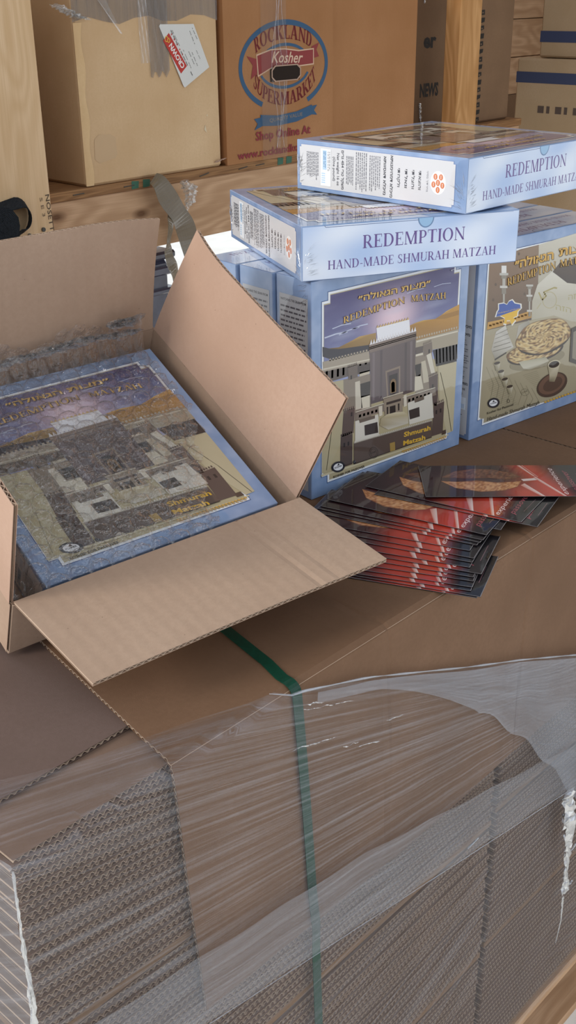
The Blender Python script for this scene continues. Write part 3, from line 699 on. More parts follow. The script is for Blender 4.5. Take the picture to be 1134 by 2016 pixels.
def temple_cover():
    A = Art(); inner = border(A, None, BW, BL)
    m0, m1 = .074, .926; nz = .036
    def sky(x, y):
        x /= BW; y /= BL; t = min(1, max(0, (y - .55) / .38)); c = mix(lin('8d97c2'), lin('3b2f6b'), t ** .8)
        g = math.exp(-(((x - .50) / .14) ** 2 + ((y - .76) / .10) ** 2)); c = mix(c, lin('f3d3dc'), min(1, g * 1.0))
        cl = max(0, math.sin(x * 14 + y * 37) * math.sin(y * 60 - x * 9)) * (.5 if y < .8 else .12); return mix(c, lin('c3c9de'), cl * .6)
    P = inner
    A.poly(P, 'b8ab87'); A.up()
    A.field(.072 * BW, .50 * BL, .928 * BW, .888 * BL, 30, 22, sky); A.field(.108 * BW, .888 * BL, .892 * BW, .926 * BL, 24, 4, sky); A.up()
    A.T = lambda x, y: HA(x, y, BW, BL)
    p = A.poly
    for P0, P1, wd in (((260, 505), (370, 470), 5), ((215, 560), (350, 520), 8), ((300, 540), (420, 490), 5), ((860, 240), (960, 215), 3), ((380, 505), (470, 470), 6), ((700, 285), (800, 250), 3)):
        A.line([P0, ((P0[0] + P1[0]) / 2, (P0[1] + P1[1]) / 2 - 6), P1], wd, 'c4cbe0')
    A.up()
    p([(700, 480), (760, 452), (800, 438), (870, 428), (905, 405), (940, 378), (1012, 338), (1010, 500), (760, 560)], ['a87b34', 'c9a04b', 'd8ac50', 'b98632', 'd9a948', 'e2b85a', 'c9953d', 'a87a38', 'a07a44'])
    p([(205, 625), (300, 612), (360, 580), (420, 545), (520, 520), (520, 620), (300, 660)], ['6b5228', '8a6a30', 'b08a45', 'c6a05a', 'ac8a52', '907246', '5a4626']); A.up()
    p([(870, 430), (905, 407), (940, 395), (1010, 372), (1010, 400), (930, 425)], 'a4752c')
    p([(203, 612), (250, 622), (300, 622), (420, 602), (480, 592), (480, 628), (268, 688), (206, 670)], '34333e'); A.up()
    # left and right porticoes
    p([(206, 700), (480, 628), (492, 705), (210, 790)], 'a89c8a'); A.cren((245, 695), (478, 630), 14, 13, 'a89c8a'); A.up()
    p([(206, 760), (490, 690), (492, 735), (208, 830)], '5d524c'); p([(206, 740), (490, 672), (490, 680), (206, 750)], 'cfc6b2')
    for i in range(8): x = 225 + i * 33; p([(x, 752 - i * 8), (x + 12, 749 - i * 8), (x + 12, 800 - i * 9), (x, 803 - i * 9)], '8e8272')
    p([(745, 560), (1008, 482), (1006, 575), (760, 632)], 'a69a84'); A.cren((760, 548), (1008, 478), 12, 17, 'b8ad98'); A.up()
    p([(858, 612), (1003, 572), (1001, 672), (880, 706)], '2b272a')
    for i in range(7): x = 876 + i * 20; p([(x, 606 - i * 5.5), (x + 7, 604 - i * 5.5), (x + 10, 690 - i * 5.5), (x + 4, 692 - i * 5.5)], '8a8686')
    p([(760, 560), (1006, 492), (1006, 500), (760, 570)], 'd6cdb9'); A.up()
    p([(890, 704), (1001, 674), (985, 1078), (950, 1095), (905, 930)], 'c0b595'); p([(206, 830), (330, 800), (345, 1120), (240, 1345), (214, 1350)], 'b9ae8c')
    A.line([(905, 740), (945, 900), (975, 1080)], 3, '6d6458'); A.line([(268, 1080), (240, 1330)], 3, '6d6458'); A.up()
    # side buildings
    p([(330, 800), (495, 760), (500, 1010), (340, 1060)], '8a7d6e'); p([(750, 640), (850, 610), (905, 940), (760, 900)], '8d8070'); A.up()
    p([(400, 812), (428, 803), (446, 962), (405, 975)], 'd0c7b4'); p([(430, 822), (490, 803), (490, 885), (436, 903)], '2f2929'); p([(438, 893), (488, 882), (490, 955), (440, 968)], 'ddd4be')
    p([(412, 720), (486, 700), (486, 745), (414, 768)], '4a403d'); p([(425, 755), (486, 738), (486, 760), (425, 780)], 'cabfa9')
    p([(820, 640), (846, 622), (873, 742), (850, 748)], 'd6cebb'); p([(752, 702), (790, 690), (788, 764), (760, 768)], '2b2526'); p([(752, 772), (788, 752), (806, 838), (754, 855)], 'd2c9b3')
    p([(790, 682), (815, 672), (840, 795), (806, 806)], 'c3b9a2'); p([(755, 600), (800, 588), (800, 625), (757, 640)], '5a4e4a'); p([(757, 640), (800, 628), (800, 640), (757, 652)], 'd8cfba'); A.up()
    for q, cr, c in (([(355, 728), (412, 708), (415, 782), (360, 802)], ((355, 728), (412, 708)), '6d6058'), ([(800, 585), (852, 562), (856, 622), (806, 650)], ((800, 582), (852, 560)), '7a6c60'),
                     ([(334, 985), (400, 962), (396, 1108), (326, 1135)], ((332, 985), (400, 962)), '5b4c46'), ([(320, 1135), (390, 1112), (392, 1290), (320, 1318)], ((320, 1133), (390, 1110)), '4f413d'),
                     ([(835, 772), (890, 748), (892, 870), (885, 935), (868, 935), (842, 850)], ((835, 770), (890, 745)), '5a4a46'), ([(868, 935), (930, 908), (924, 1092), (858, 1115)], ((870, 932), (930, 905)), '574742')):
        p(q, c); A.cren(cr[0], cr[1], 13, 6, c); A.line([cr[0], cr[1]], 4, 'b9ab98')
    A.up()
    for x, y in ((338, 1170), (362, 1162), (880, 962), (905, 952), (856, 812), (372, 775), (832, 608), (378, 990)): p([(x, y), (x + 9, y - 3), (x + 9, y + 20), (x, y + 23)], '1f1a1c')
    p([(920, 1080), (942, 1072), (945, 1095), (918, 1105)], '4b3a30')
    # the tall front
    A.up(); p([(482, 602), (756, 512), (753, 855), (495, 938)], ['6f6262', '5e5050', '5a4b4a', '64585a'])
    A.up(); p([(478, 588), (758, 500), (758, 548), (482, 640)], ['8f7d72', '7b6a60', '6f5f57', '83736a'])
    for x, c in ((500, '7b6e70'), (545, '574c50'), (690, '4e4345'), (722, '76696a')): p([(x, 645 - (x - 480) * .33), (x + 14, 640 - (x - 480) * .33), (x + 16, 920 - (x - 480) * .3), (x + 4, 924 - (x - 480) * .3)], c)
    for d, c in ((0, '9d8b7b'), (9, '54474a')): p([(478, 606 + d), (758, 518 + d), (758, 522 + d), (478, 611 + d)], c)
    A.up(); p([(578, 742), (666, 708), (668, 872), (590, 898)], '8b7a6a'); A.up(); p([(588, 750), (658, 724), (660, 868), (598, 888)], '57484a'); A.up()
    p([(600, 768), (650, 750), (652, 866), (606, 882)], '241b1d'); A.up(); p([(606, 820), (612, 796), (622, 786), (634, 786), (642, 800), (644, 862), (610, 872)], '7c5c33')
    p([(614, 812), (624, 800), (634, 808), (636, 860), (616, 866)], '3a2a20')
    p([(520, 492), (714, 436), (722, 508), (528, 566)], 'f2f1f4'); A.up(); A.cren((482, 592), (757, 503), 30, 17, 'e8e4e4', tri=True); A.cren((520, 492), (714, 436), 16, 12, 'd8b77c', tri=True)
    # middle wall with windows, gate, courts
    A.up(); p([(405, 990), (875, 832), (882, 872), (408, 1034)], '85776a'); A.line([(405, 988), (875, 830)], 7, 'd2c9b6')
    for i in range(5): x = 425 + i * 24; p([(x, 1002 - i * 8), (x + 13, 998 - i * 8), (x + 13, 1014 - i * 8), (x, 1018 - i * 8)], '3c3230')
    for i in range(6): x = 716 + i * 23; p([(x, 902 - i * 8), (x + 12, 898 - i * 8), (x + 12, 915 - i * 8), (x, 919 - i * 8)], '3c3230')
    A.up(); p([(403, 1040), (540, 995), (546, 1125), (405, 1170)], 'dcd6c8'); p([(712, 925), (856, 862), (868, 1005), (725, 1050)], 'd8d2c4'); A.up()
    p([(458, 1062), (535, 1040), (541, 1102), (462, 1122)], '3a2f2d'); p([(720, 967), (782, 945), (786, 1000), (727, 1020)], '352c2a'); p([(425, 1030), (520, 1002), (520, 1020), (430, 1050)], '6a5c50'); p([(750, 900), (808, 880), (810, 900), (755, 922)], '6a5c50')
    A.line([(770, 915), (808, 903)], 6, 'd8d2c4')
    A.up(); p([(568, 903), (682, 866), (684, 975), (580, 1008)], '978876'); A.line([(566, 902), (684, 862)], 8, 'c9bea8'); A.up()
    p([(586, 925), (672, 898), (672, 912), (586, 940)], '3b302e'); p([(606, 948), (640, 938), (642, 985), (608, 995)], '221a1a'); p([(588, 952), (598, 949), (598, 990), (590, 993)], '221a1a'); p([(654, 930), (664, 927), (664, 968), (656, 970)], '221a1a')
    p([(540, 950), (562, 943), (564, 1000), (545, 1008)], 'd9cfbb'); p([(688, 880), (704, 873), (708, 940), (690, 948)], 'd9cfbb')
    A.up(); p([(548, 1060), (556, 1018), (590, 995), (640, 980), (690, 975), (718, 992), (718, 1042), (600, 1082)], ['a59674', 'b3a483', 'cabd9c', 'd2c7a8', 'c9bd9c', 'b8aa88', 'c9c2b2', 'cfc8ba'])
    # front wall
    A.up(); p([(398, 1168), (858, 1022), (858, 1118), (400, 1290)], '5c4c44'); A.cren((400, 1166), (858, 1022), 9, 44, 'd9d2c4'); A.line([(398, 1168), (858, 1022)], 6, 'cdc4b2'); A.line([(400, 1290), (858, 1118)], 5, '3a302c')
    p([(205, 1358), (930, 1112), (955, 1098), (958, 1104), (600, 1232), (212, 1368)], 'd0c5a4')
    A.up(); p([(610, 1162), (640, 1152), (643, 1200), (614, 1210)], 'a98a4a'); A.ring(515, 1220, 27, 33, 2.5, '2c2320'); A.ring(515, 1220, 19, 24, 2, '2c2320'); A.text('CHK', (500, 1228), (530, 1216), 10, '2c2320', up=(0, -1), bold=.02)
    A.text('Shmurah', (693, 1122), (850, 1076), 27, 'e2b43c', bold=.03, up=(0, -1)); A.text('Matzah', (690, 1172), (820, 1132), 27, 'e2b43c', bold=.03, up=(0, -1))
    for i in range(22): x = 684 + i * 12; y = 1200 - (x - 684) * .36; A.rect(x, y, x + 8, y + 9, 'd0a24a')
    for i in range(18): x = 690 + i * 14; y = 1212 - (x - 684) * .36; A.rect(x, y, x + 10, y + 4, 'a5803a')
    # seal and Kosher line
    A.ell(307, 1308, 41, 31, '20202a', rot=-.35); A.up(); A.ell(307, 1308, 29, 20, 'e8e8ea', rot=-.35); A.up(); A.text('KOSHER', (286, 1320), (329, 1304), 9, '20202a', up=(0, -1), bold=.03); A.poly([(300, 1302), (309, 1286), (316, 1298)], '20202a')
    A.text('KOSHER FOR PASSOVER', (280, 1376), (464, 1306), 14, '3a3226', up=(0, -1), bold=.02)
    A.ell(403, 1277, 9, 10, '20202a'); A.text('U', (398, 1283), (408, 1279), 10, 'e8e8ea', up=(0, -1))
    # titles
    for dx, dy, c in ((3, 4, '2a2030'), (0, 0, 'e4b65a')):
        A.up(); A.text('״הלואגה תוצמ״', (408 + dx, 340 + dy), (836 + dx, 232 + dy), 36, c, up=(0, -1), bold=.02)
        A.text('REDEMPTION', (322 + dx, 472 + dy), (684 + dx, 340 + dy), 38, c, font='serif', up=(0, -1), arch=6); A.text('MATZAH', (724 + dx, 330 + dy), (928 + dx, 306 + dy), 36, c, font='serif', up=(0, -1))
    A.text('ד״סב', (955, 148), (1000, 132), 12, 'e8e8f0', up=(0, -1))
    # soft lines that separate stones
    return A
def seder_cover():
    A = Art(); inner = border(A, None, BW, BL)
    A.poly(inner, 'a89e84'); A.up(); A.T = lambda x, y: HD(x, y, BW, BL); p = A.poly
    p([(352, 380), (610, 262), (770, 222), (765, 560), (710, 820), (710, 860), (330, 950)], ['8a6c52', '7d6048', '8f755c', '7a624e', '5f4b3c', '5a4638', '63503f'])
    p([(768, 222), (1100, 120), (1560, 40), (1560, 700), (1000, 560), (890, 470), (765, 560)], ['cbc4b2', 'd6d0c0', 'd6d0c0', 'b9b2a0', 'cfc8b6', 'bdb5a2', 'b8b09c']); A.up()
    for x, y in ((470, 640), (405, 560), (600, 300), (650, 640), (540, 720), (385, 690)): A.ell(x, y, 10, 14, '5e4a3a', n=8)
    p([(325, 1000), (700, 870), (1560, 640), (1560, 1330), (800, 1560), (560, 1620), (350, 1690), (280, 1700)], ['a89c80', 'b5aa8e', 'b8ae94', 'a79c80', 'aaa084', '9e9478', 'a59a7c', 'a1967a']); A.up()
    p([(340, 880), (480, 850), (600, 815), (705, 780), (710, 840), (600, 870), (480, 905), (332, 945)], ['c8953c', 'd2a14a', 'c08c38', 'cb993f', 'b48436', 'd2a14a', 'b78736', 'c8953c'])
    for i in range(12): A.rect(350 + i * 30, 900 - i * 9, 372 + i * 30, 915 - i * 9, 'a06f24')
    # pillow / cloth with embroidered lettering
    p([(760, 560), (890, 440), (1060, 560), (1350, 560), (1560, 620), (1560, 900), (1050, 870), (900, 820), (710, 860), (715, 700)], ['d2ccbc', 'dad5c6', 'd2ccba', 'c9c2b0', 'c5beac', 'b9b29c', 'bdb6a2', 'c3bca8', 'b7b09a', 'bdb6a2']); A.up()
    p([(886, 452), (925, 480), (1010, 545), (1100, 555), (1560, 480), (1560, 250), (1100, 330), (950, 372)], ['4a3a30', '453630', '3e312b', '463a33', '4d4038', '4d4038', '594a40', '5a4a3e']); A.up()
    A.ring(862, 690, 62, 72, 7, 'b9ae88'); A.line([(770, 625), (800, 690), (835, 655), (810, 625), (900, 585)], 12, 'ab9c62'); A.line([(755, 765), (790, 715)], 7, 'b9ae88'); A.line([(900, 585), (925, 590)], 14, 'ab9c62')
    A.text('הזה', (915, 770), (1045, 800), 50, 'b3a87e', up=(0, -1), bold=.01); A.text('הזה', (1020, 690), (1130, 670), 50, 'b3a87e', up=(0, -1), bold=.01)
    # open books and cloth folds
    for k in range(9):
        x = 330 + k * 48; A.line([(x, 1260 + k * 22), (x + 60, 1400 + k * 18), (x + 30, 1560 + k * 4)], 4, '8b8166')
    for k in range(16): A.line([(330 + k * 7, 1400 + k * 15), (460 + k * 9, 1345 + k * 15)], 3, '8f866c')
    for k in range(10): A.line([(640 + k * 12, 1330 + k * 12), (760 + k * 6, 1290 + k * 14)], 3, '90876d')
    A.up()
    # candlesticks
    for x0, y0, s_ in ((465, 400, 1.0), (685, 510, .8)):
        def q(a, b, c, d, col): A.rect(x0 + a * s_, y0 + b * s_, x0 + c * s_, y0 + d * s_, col)
        if s_ == 1.0: q(-12, 0, 30, 62, 'e9e6e0')
        q(-28, 62, 46, 82, 'c2beb4'); q(-14, 82, 32, 110, '8e8678'); q(-4, 110, 22, 170, 'b8b2a6'); q(-24, 170, 40, 190, 'cfcac0'); q(-10, 190, 28, 240, '8e8678'); q(0, 240, 18, 330, 'aaa396'); q(-18, 330, 36, 350, 'cfcac0'); q(-2, 350, 22, 400, '8e8678')
    p([(410, 960), (490, 905), (515, 985), (560, 1090), (400, 1190), (370, 1110)], ['c8c3b8', 'd8d4ca', 'b4aea2', 'c9c4b8', '968f80', 'aea799']); p([(600, 905), (690, 860), (705, 960), (580, 1020)], ['b4aea0', 'a19a8b', '8e8676', 'b9b3a6'])
    for k in range(5): A.line([(408 - k * 6, 985 + k * 36), (508 + k * 8, 940 + k * 36)], 5, '7d7566')
    p([(400, 1190), (500, 1130), (500, 1142), (400, 1206)], '3a332b'); A.up()
    # country-shaped sticker in blue and yellow
    B = [(398, 838), (412, 790), (425, 770), (425, 720), (470, 712), (500, 725), (518, 695), (548, 682), (572, 712), (625, 722), (628, 760), (600, 790), (596, 830), (560, 845), (580, 868), (545, 912), (528, 870), (500, 872), (495, 905), (470, 900), (482, 850), (440, 828)]
    p(B, 'ece8dc'); A.up()
    c0 = (512, 790); B2 = [(c0[0] + (x - c0[0]) * .9, c0[1] + (y - c0[1]) * .9) for x, y in B]
    p(B2[:11] + [B2[21]], '2f55a8'); p([B2[20], B2[21]] + B2[10:20], 'e8b82c'); A.up(); A.text('Redemption of Ukraine', (425, 808), (610, 765), 12, 'd9b45a', shear=.3, up=(0, -1))
    # stack of round matzah on a tray
    def matzo(cx, cy, rx, ry, rot, seed, edge):
        r_ = random.Random(seed); A.up(); A.ell(cx + 4, cy + 14, rx, ry, '2a1d16', rot=rot, n=36); A.up()
        nr, na = 16, 46; V = []; C_ = []
        cr, sr = math.cos(rot), math.sin(rot)
        for i in range(nr + 1):
            for j in range(na):
                a = 2 * PI * j / na + (i % 2) * .06; k = i / nr * (1 + .03 * math.sin(a * 5 + seed)); x, y = rx * k * math.cos(a), ry * k * math.sin(a)
                V.append((cx + x * cr - y * sr, cy + x * sr + y * cr)); C_.append(lin(r_.choice(['e0c793', 'd2b479', 'c6a469', '6b4a2e', '8a6339', 'dcc48e', '5d3f28', 'c9a970'])) if i < nr else lin(edge))
        A.raw(V, [(i * na + j, i * na + (j + 1) % na, (i + 1) * na + (j + 1) % na, (i + 1) * na + j) for i in range(nr) for j in range(na)], C_)
    A.ell(760, 1200, 240, 70, '8f8468', rot=-.25); matzo(740, 1120, 245, 88, -.28, 3, '7a5636'); matzo(810, 995, 240, 135, -.33, 5, '8a6a44')
    A.up()
    p([(600, 1215), (830, 1170), (860, 1205), (700, 1280), (640, 1270)], ['b9b298', 'a1987c', 'c4bda6', '8d8468', 'cac4b0'])
    # cups
    for x, y in ((418, 1225), (452, 1295), (484, 1360), (526, 1422)):
        p([(x - 26, y + 5), (x + 30, y - 8), (x + 16, y + 62), (x - 10, y + 66)], ['8d8468', 'd3cdbb', 'a79d82', '756c54']); A.up(); A.ell(x, y, 32, 16, 'b4a88a', rot=-.3); A.up(); A.ell(x, y, 28, 12, '3b2f25', rot=-.3)
    A.ell(885, 1405, 140, 92, '4b372c', rot=-.55); A.up(); A.ell(882, 1398, 122, 76, '6e5140', rot=-.55); A.up(); A.ell(890, 1400, 90, 50, '543d30', rot=-.55); A.up()
    p([(846, 1245), (952, 1215), (925, 1330), (905, 1380), (860, 1380), (862, 1330)], ['9c8f72', 'd8cfb8', 'b0a488', '8a7d62', '6f644c', 'b8ac90']); A.up(); A.ell(900, 1232, 54, 34, 'c9bda0', rot=-.3); A.up(); A.ell(900, 1234, 46, 27, '2b211b', rot=-.3)
    p([(1030, 1210), (1045, 930), (1100, 905), (1250, 880), (1250, 1240), (1100, 1235)], '3b332e'); A.up(); p([(1052, 1180), (1062, 960), (1110, 935), (1230, 905), (1230, 1200), (1100, 1200)], '8b8270')
    # seal, lines of print, titles
    A.up(); A.ell(390, 1562, 52, 42, '20202a', rot=-.3); A.up(); A.ell(388, 1562, 36, 26, 'e8e8ea', rot=-.3); A.up(); A.text('KOSHER', (362, 1576), (416, 1562), 12, '20202a', up=(0, -1), bold=.03); A.poly([(378, 1556), (390, 1538), (400, 1552)], '20202a')
    A.text('Kosher for Passover', (335, 1660), (562, 1580), 20, '2f2a20', up=(0, -1), bold=.01); A.text('Hand-made Shmurah Matzah', (335, 1718), (778, 1570), 34, '2f2a20', shear=.25, up=(0, -1)); A.ring(515, 1545, 12, 16, 3, '2f2a20')
    A.ring(655, 1470, 34, 30, 2, '6e654e'); A.text('CHK', (632, 1482), (680, 1462), 14, '6e654e', up=(0, -1))
    for i in range(16): x = 820 + i * 24; y = 1545 - (x - 820) * .36; A.rect(x, y, x + 18, y + 14, 'd4a63e')
    for dx, dy, c in ((4, 5, '3a2d1c'), (0, 0, 'd9a63c')):
        A.up(); A.text('״הלואגה', (562 + dx, 425 + dy), (890 + dx, 340 + dy), 72, c, up=(0, -1), bold=.03); A.text('תוצמ״', (938 + dx, 318 + dy), (1230 + dx, 255 + dy), 72, c, up=(0, -1), bold=.03)
        A.text('REDEMPTION', (502 + dx, 572 + dy), (908 + dx, 425 + dy), 66, c, font='serif', up=(0, -1)); A.text('MATZAH', (948 + dx, 412 + dy), (1240 + dx, 350 + dy), 62, c, font='serif', up=(0, -1))
    return A
def side_label():
    """narrow side: x 0..BT, y 0..BL"""
    A = Art(step=.00004); r_ = random.Random(4); sc = BT / .063
    m, n = .0048, .003
    def P(m_): return [(m_, m_ + n), (m_ + n, m_ + n), (m_ + n, m_), (BT - m_ - n, m_), (BT - m_ - n, m_ + n), (BT - m_, m_ + n), (BT - m_, BL - m_ - n - .012), (BT - m_ - n, BL - m_ - n - .012), (BT - m_ - n, BL - m_ - .012), (m_ + n, BL - m_ - .012), (m_ + n, BL - m_ - n - .012), (m_, BL - m_ - n - .012)]
    A.poly(P(m), '6c86b8'); A.up(); A.poly(P(m + .0006), 'd6d6d8'); A.up()
    cx = BT * .5; ink = '3c3c44'; g = '7d7d84'
    A.ell(cx, .236, .0135, .0115, 'f2f0ee'); A.up()
    for i in range(6):
        a = 2 * PI * i / 5; x, y = (cx, .236) if i == 5 else (cx + .0082 * math.cos(a), .236 + .0070 * math.sin(a)); A.ell(x, y, .0036, .0030, 'd77a48', n=14); A.up(); A.rect(x - .0022, y - .0004, x + .0022, y + .0004, 'f2e4da')
    T = lambda s, y, wd, h, c=ink, b=.01, x=None: A.text(s, (cx - wd / 2, y), (cx + wd / 2, y), h, c, bold=b)
    T('יניסב ךיתרחב', .219, .024, .0024, g, 0)
    for s, y in (('יתאצוהו', .2065), ('יתלצהו', .196), ('יתלאגו', .185), ('יתחקלו', .1735)): T(s, y, .022, .0042)
    T('אתונמיהמד אלכימ', .162, .050, .0042, b=.02); T('אתווסאד אלכימ', .151, .046, .0042, b=.02)
    A.scribble(cx - .022, .127, cx + .022, .146, .0012, 6, g, rnd=r_); A.scribble(cx - .024, .104, cx + .024, .124, .0013, 6, g, rnd=r_); A.scribble(cx - .018, .088, cx + .022, .101, .0011, 5, g, rnd=r_)
    T('םירג 454 ירט לקשמ', .0805, .048, .0040, '44444c', .02); T('Net weight 16 oz', .0725, .040, .0042, '55555c'); T('(One pound)', .0655, .030, .0040, '55555c')
    A.rect(.008, .044, .054, .062, 'f4f7fb'); A.up(); A.rect(.010, .0475, .034, .0545, 'b7d3ec'); A.scribble(.011, .0485, .033, .0535, .0016, 2, '5f88b0', rnd=r_); A.scribble(.011, .056, .040, .061, .0012, 2, g, rnd=r_)
    for i in range(5): A.rect(.038 + .0028 * i, .0455, .0395 + .0028 * i, .052, 'b7d3ec')
    A.scribble(cx - .018, .018, cx + .018, .040, .0012, 8, g, rnd=r_)
    return A
def para_label():
    A = Art(step=.00004); r_ = random.Random(6)
    A.rect(.006, .010, BT - .006, BL - .022, 'b9bcc0'); A.up()
    A.text('WATCHING THE GRAIN FROM', (.008, BL - .030), (BT - .009, BL - .030), .0030, '3c3c44', bold=.02)
    A.scribble(.008, .016, BT - .008, BL - .034, .0022, 38, '55555e', rnd=r_, rag=.12); return A
def flap_label():
    """end panel: x 0..BW, y 0..BT, with tuck slot and thumb notch"""
    A = Art(step=.00004)
    def cl(x, y):
        k = .5 + .22 * math.sin(x * 31 + 2 * math.sin(y * 60)) + .2 * math.sin(x * 67 - y * 45 + 1) + .12 * math.sin(y * 120 + x * 20); return mix(lin('a9c0e4'), lin('dde5f2'), max(0, min(1, k)))
    A.field(.0012, .0012, BW - .0012, BT - .0012, 40, 10, cl); A.up()
    A.text('REDEMPTION', (BW * .27, BT * .52), (BW * .74, BT * .52), BT * .24, '5a3f86', font='serif'); A.text('HAND-MADE SHMURAH MATZAH', (BW * .115, BT * .185), (BW * .895, BT * .185), BT * .165, '5a3f86', font='serif')
    A.line([(BW * .10, BT * .985), (BW * .105, BT * .955), (BW * .525, BT * .955), (BW * .53, BT * .985)], .0007, '5d6f92'); A.line([(BW * .55, BT * .985), (BW * .97, BT * .975)], .0005, '7f93b8')
    A.ell(BW * .555, BT * .985, .0105, .0115, '5d7ea6', a0=180, a1=360); A.up(); A.ell(BW * .555, BT * .985, .0090, .0100, '8fb6d8', a0=180, a1=360)
    return A
_arts = {}
def part_art(key, fn, name, M, parent):
    if key in _arts:
        o = _arts[key].copy(); COL.objects.link(o); o.name = name
    else:
        o = fn().build(name, M_print, None); _arts[key] = o
    o.parent = parent; o.matrix_local = M; return o
E_ = .00022
def mat4(c0, c1, c2, o): return Matrix(((c0[0], c1[0], c2[0], o[0]), (c0[1], c1[1], c2[1], o[1]), (c0[2], c1[2], c2[2], o[2]), (0, 0, 0, 1)))
F_COVER = mat4((1, 0, 0), (0, 0, 1), (0, -1, 0), (0, -E_, 0))
F_LEFT = mat4((0, -1, 0), (0, 0, 1), (-1, 0, 0), (-E_, BT, 0))
F_RIGHT = mat4((0, 1, 0), (0, 0, 1), (1, 0, 0), (BW + E_, 0, 0))
F_TOP = mat4((-1, 0, 0), (0, -1, 0), (0, 0, 1), (BW, BT, BL + E_))
_bx = {}
def film_tab(name, parent, M, seed):
    mb = MB(); r_ = random.Random(seed); n = 9; V = []
    for i in range(n):
        for j in range(5): V.append(((i / (n - 1) - .5) * .030 * (1 - j * .12) + r_.uniform(-.0015, .0015), r_.uniform(-.0022, .0022) * (j > 0), j * .0022 + r_.uniform(-.0008, .0008)))
    F = [(i * 5 + j, i * 5 + j + 1, (i + 1) * 5 + j + 1, (i + 1) * 5 + j) for i in range(n - 1) for j in range(4)]
    mb.add(V, F); return mb.build(name, M_crumple, parent, M)
def wrinkles(parent, edge, seed):
    """fan of raised glossy creases in the shrink film, running out of a box corner. edge: matrix of the face, origin at the corner"""
    mb = MB(); r_ = random.Random(seed)
    for i in range(22):
        a = r_.uniform(.15, 1.4); l0 = r_.uniform(.002, .008); l1 = l0 + r_.uniform(.004, .022); d = Vector((math.cos(a), math.sin(a), 0)); nn_ = Vector((-d.y, d.x, 0)) * .00035
        b = Vector((0, r_.uniform(0, .03), 0)); z = Vector((0, 0, .0005))
        mb.add([b + d * l0, b + d * (l0 + l1) / 2 - nn_, b + d * l1, b + d * (l0 + l1) / 2 + nn_, b + d * (l0 + l1) / 2 + z], [(0, 1, 4), (1, 2, 4), (2, 3, 4), (3, 0, 4)])
    return mb.build('film_crease', M_crumple, parent, edge)
def matzah_box(M, label, cover='temple', left='side', right='side', flat=False, tabs=(), creases=()):
    b = empty('matzah_box', M, label, 'box', 'shrink-wrapped light blue matzah boxes')
    if 'body' in _bx:
        o = _bx['body'].copy(); COL.objects.link(o)
    else:
        mb = MB(); mb.box((0, 0, 0), (BW, BT, BL), .0008); o = mb.build('box_body', M_blue); _bx['body'] = o
    o.parent = b; o.matrix_local = Matrix(); bd = o
    if cover == 'temple': part_art('t', temple_cover, 'cover_print', F_COVER, bd)
    if flat:
        sl = bd.children[0].material_slots[0]; sl.link = 'OBJECT'; sl.material = M_print_film
    if cover == 'seder': part_art('s', seder_cover, 'cover_print', F_COVER, bd)
    if left: part_art(left, side_label if left == 'side' else para_label, 'side_print', F_LEFT, bd)
    if right: part_art(right, side_label if right == 'side' else para_label, 'side_print', F_RIGHT, bd)
    part_art('flap', flap_label, 'end_flap_print', F_TOP, bd)
    for k, t in enumerate(tabs): film_tab('film_tab', b, t, k + 3)
    for k, t in enumerate(creases): wrinkles(b, t, k + 11)
    return b
def U(*a): return Vector(a)
# standing box, temple cover (front left)
uA, vA = U(.759, .651, 0), U(-.651, .759, 0)
MA = frame((.030, 1.279, .0003), uA, vA)
cr_left = mat4((0, -1, 0), (0, 0, -1), (1, 0, 0), (-.0006, BT, BL)); 
matzah_box(MA, 'blue box standing under the flat pair, cover showing a stone temple below purple sky', left='para',
           creases=(mat4((0, 1, 0), (0, 0, -1), (-1, 0, 0), (-.0004, .004, BL - .002)),))
lab = ['blue box standing directly behind the temple-cover box, edge beside the raised carton flap', 'blue box standing third in the row behind the temple cover, only its top edge showing',
       '']
for i in range(2):
    matzah_box(frame(Vector((.030, 1.279, .0003)) + vA * (BT + .0022) * (i + 1) - uA * (.004 * (i + 1)), uA, vA), lab[i], left='para')
uD, vD = U(.768, .641, 0), U(-.641, .768, 0)
oD = Vector((.258, 1.475, .0003))
matzah_box(frame(oD, uD, vD), 'blue box standing at the right edge, cover showing a seder table with round matzah', cover='seder')
lab = ['blue box standing second behind the seder-cover box at the right edge', 'blue box standing third behind the seder-cover box at the right edge', 'blue box standing last behind the seder-cover box at the right edge']
for i in range(3): matzah_box(frame(oD + vD * (BT + .0022) * (i + 1) + uD * .004, uD, vD), lab[i], cover='seder')
# lying boxes: label end towards the camera
def lying(o, u, v, label, **k):
    w_ = u.cross(v); M = mat4(-u, -w_, -v, Vector(o) + u * BW + w_ * BT + v * BL); return matzah_box(M, label, flat=True, **k)
# face frames in box coordinates for creases on the near vertical corner (x = BW side is the camera's left)
tabsL = (mat4((0, 1, 0), (.2, 0, -1), (1, 0, 0), (BW + .001, BT * .5, .002)) @ Matrix.Rotation(PI / 2, 4, 'X'),)
crs = (mat4((0, 0, -1), (0, -1, 0), (1, 0, 0), (BW + .0004, BT - .002, BL - .002)), mat4((-1, 0, 0), (0, -1, 0), (0, 0, 1), (BW - .002, BT - .002, BL + .0005)), mat4((0, 0, 1), (0, -1, 0), (1, 0, 0), (BW + .0004, BT - .002, .002)))
lying((.019, 1.273, .2795), U(.944, .331, .0), U(-.331, .944, 0), 'blue box lying flat across the standing boxes, whole REDEMPTION end panel facing front', tabs=tabsL, creases=crs)
lying((.212, 1.329, .3440), U(.714, .700, .0), U(-.700, .714, 0), 'blue box lying on top of the pile, turned aside with its white text side showing', tabs=tabsL, creases=crs)

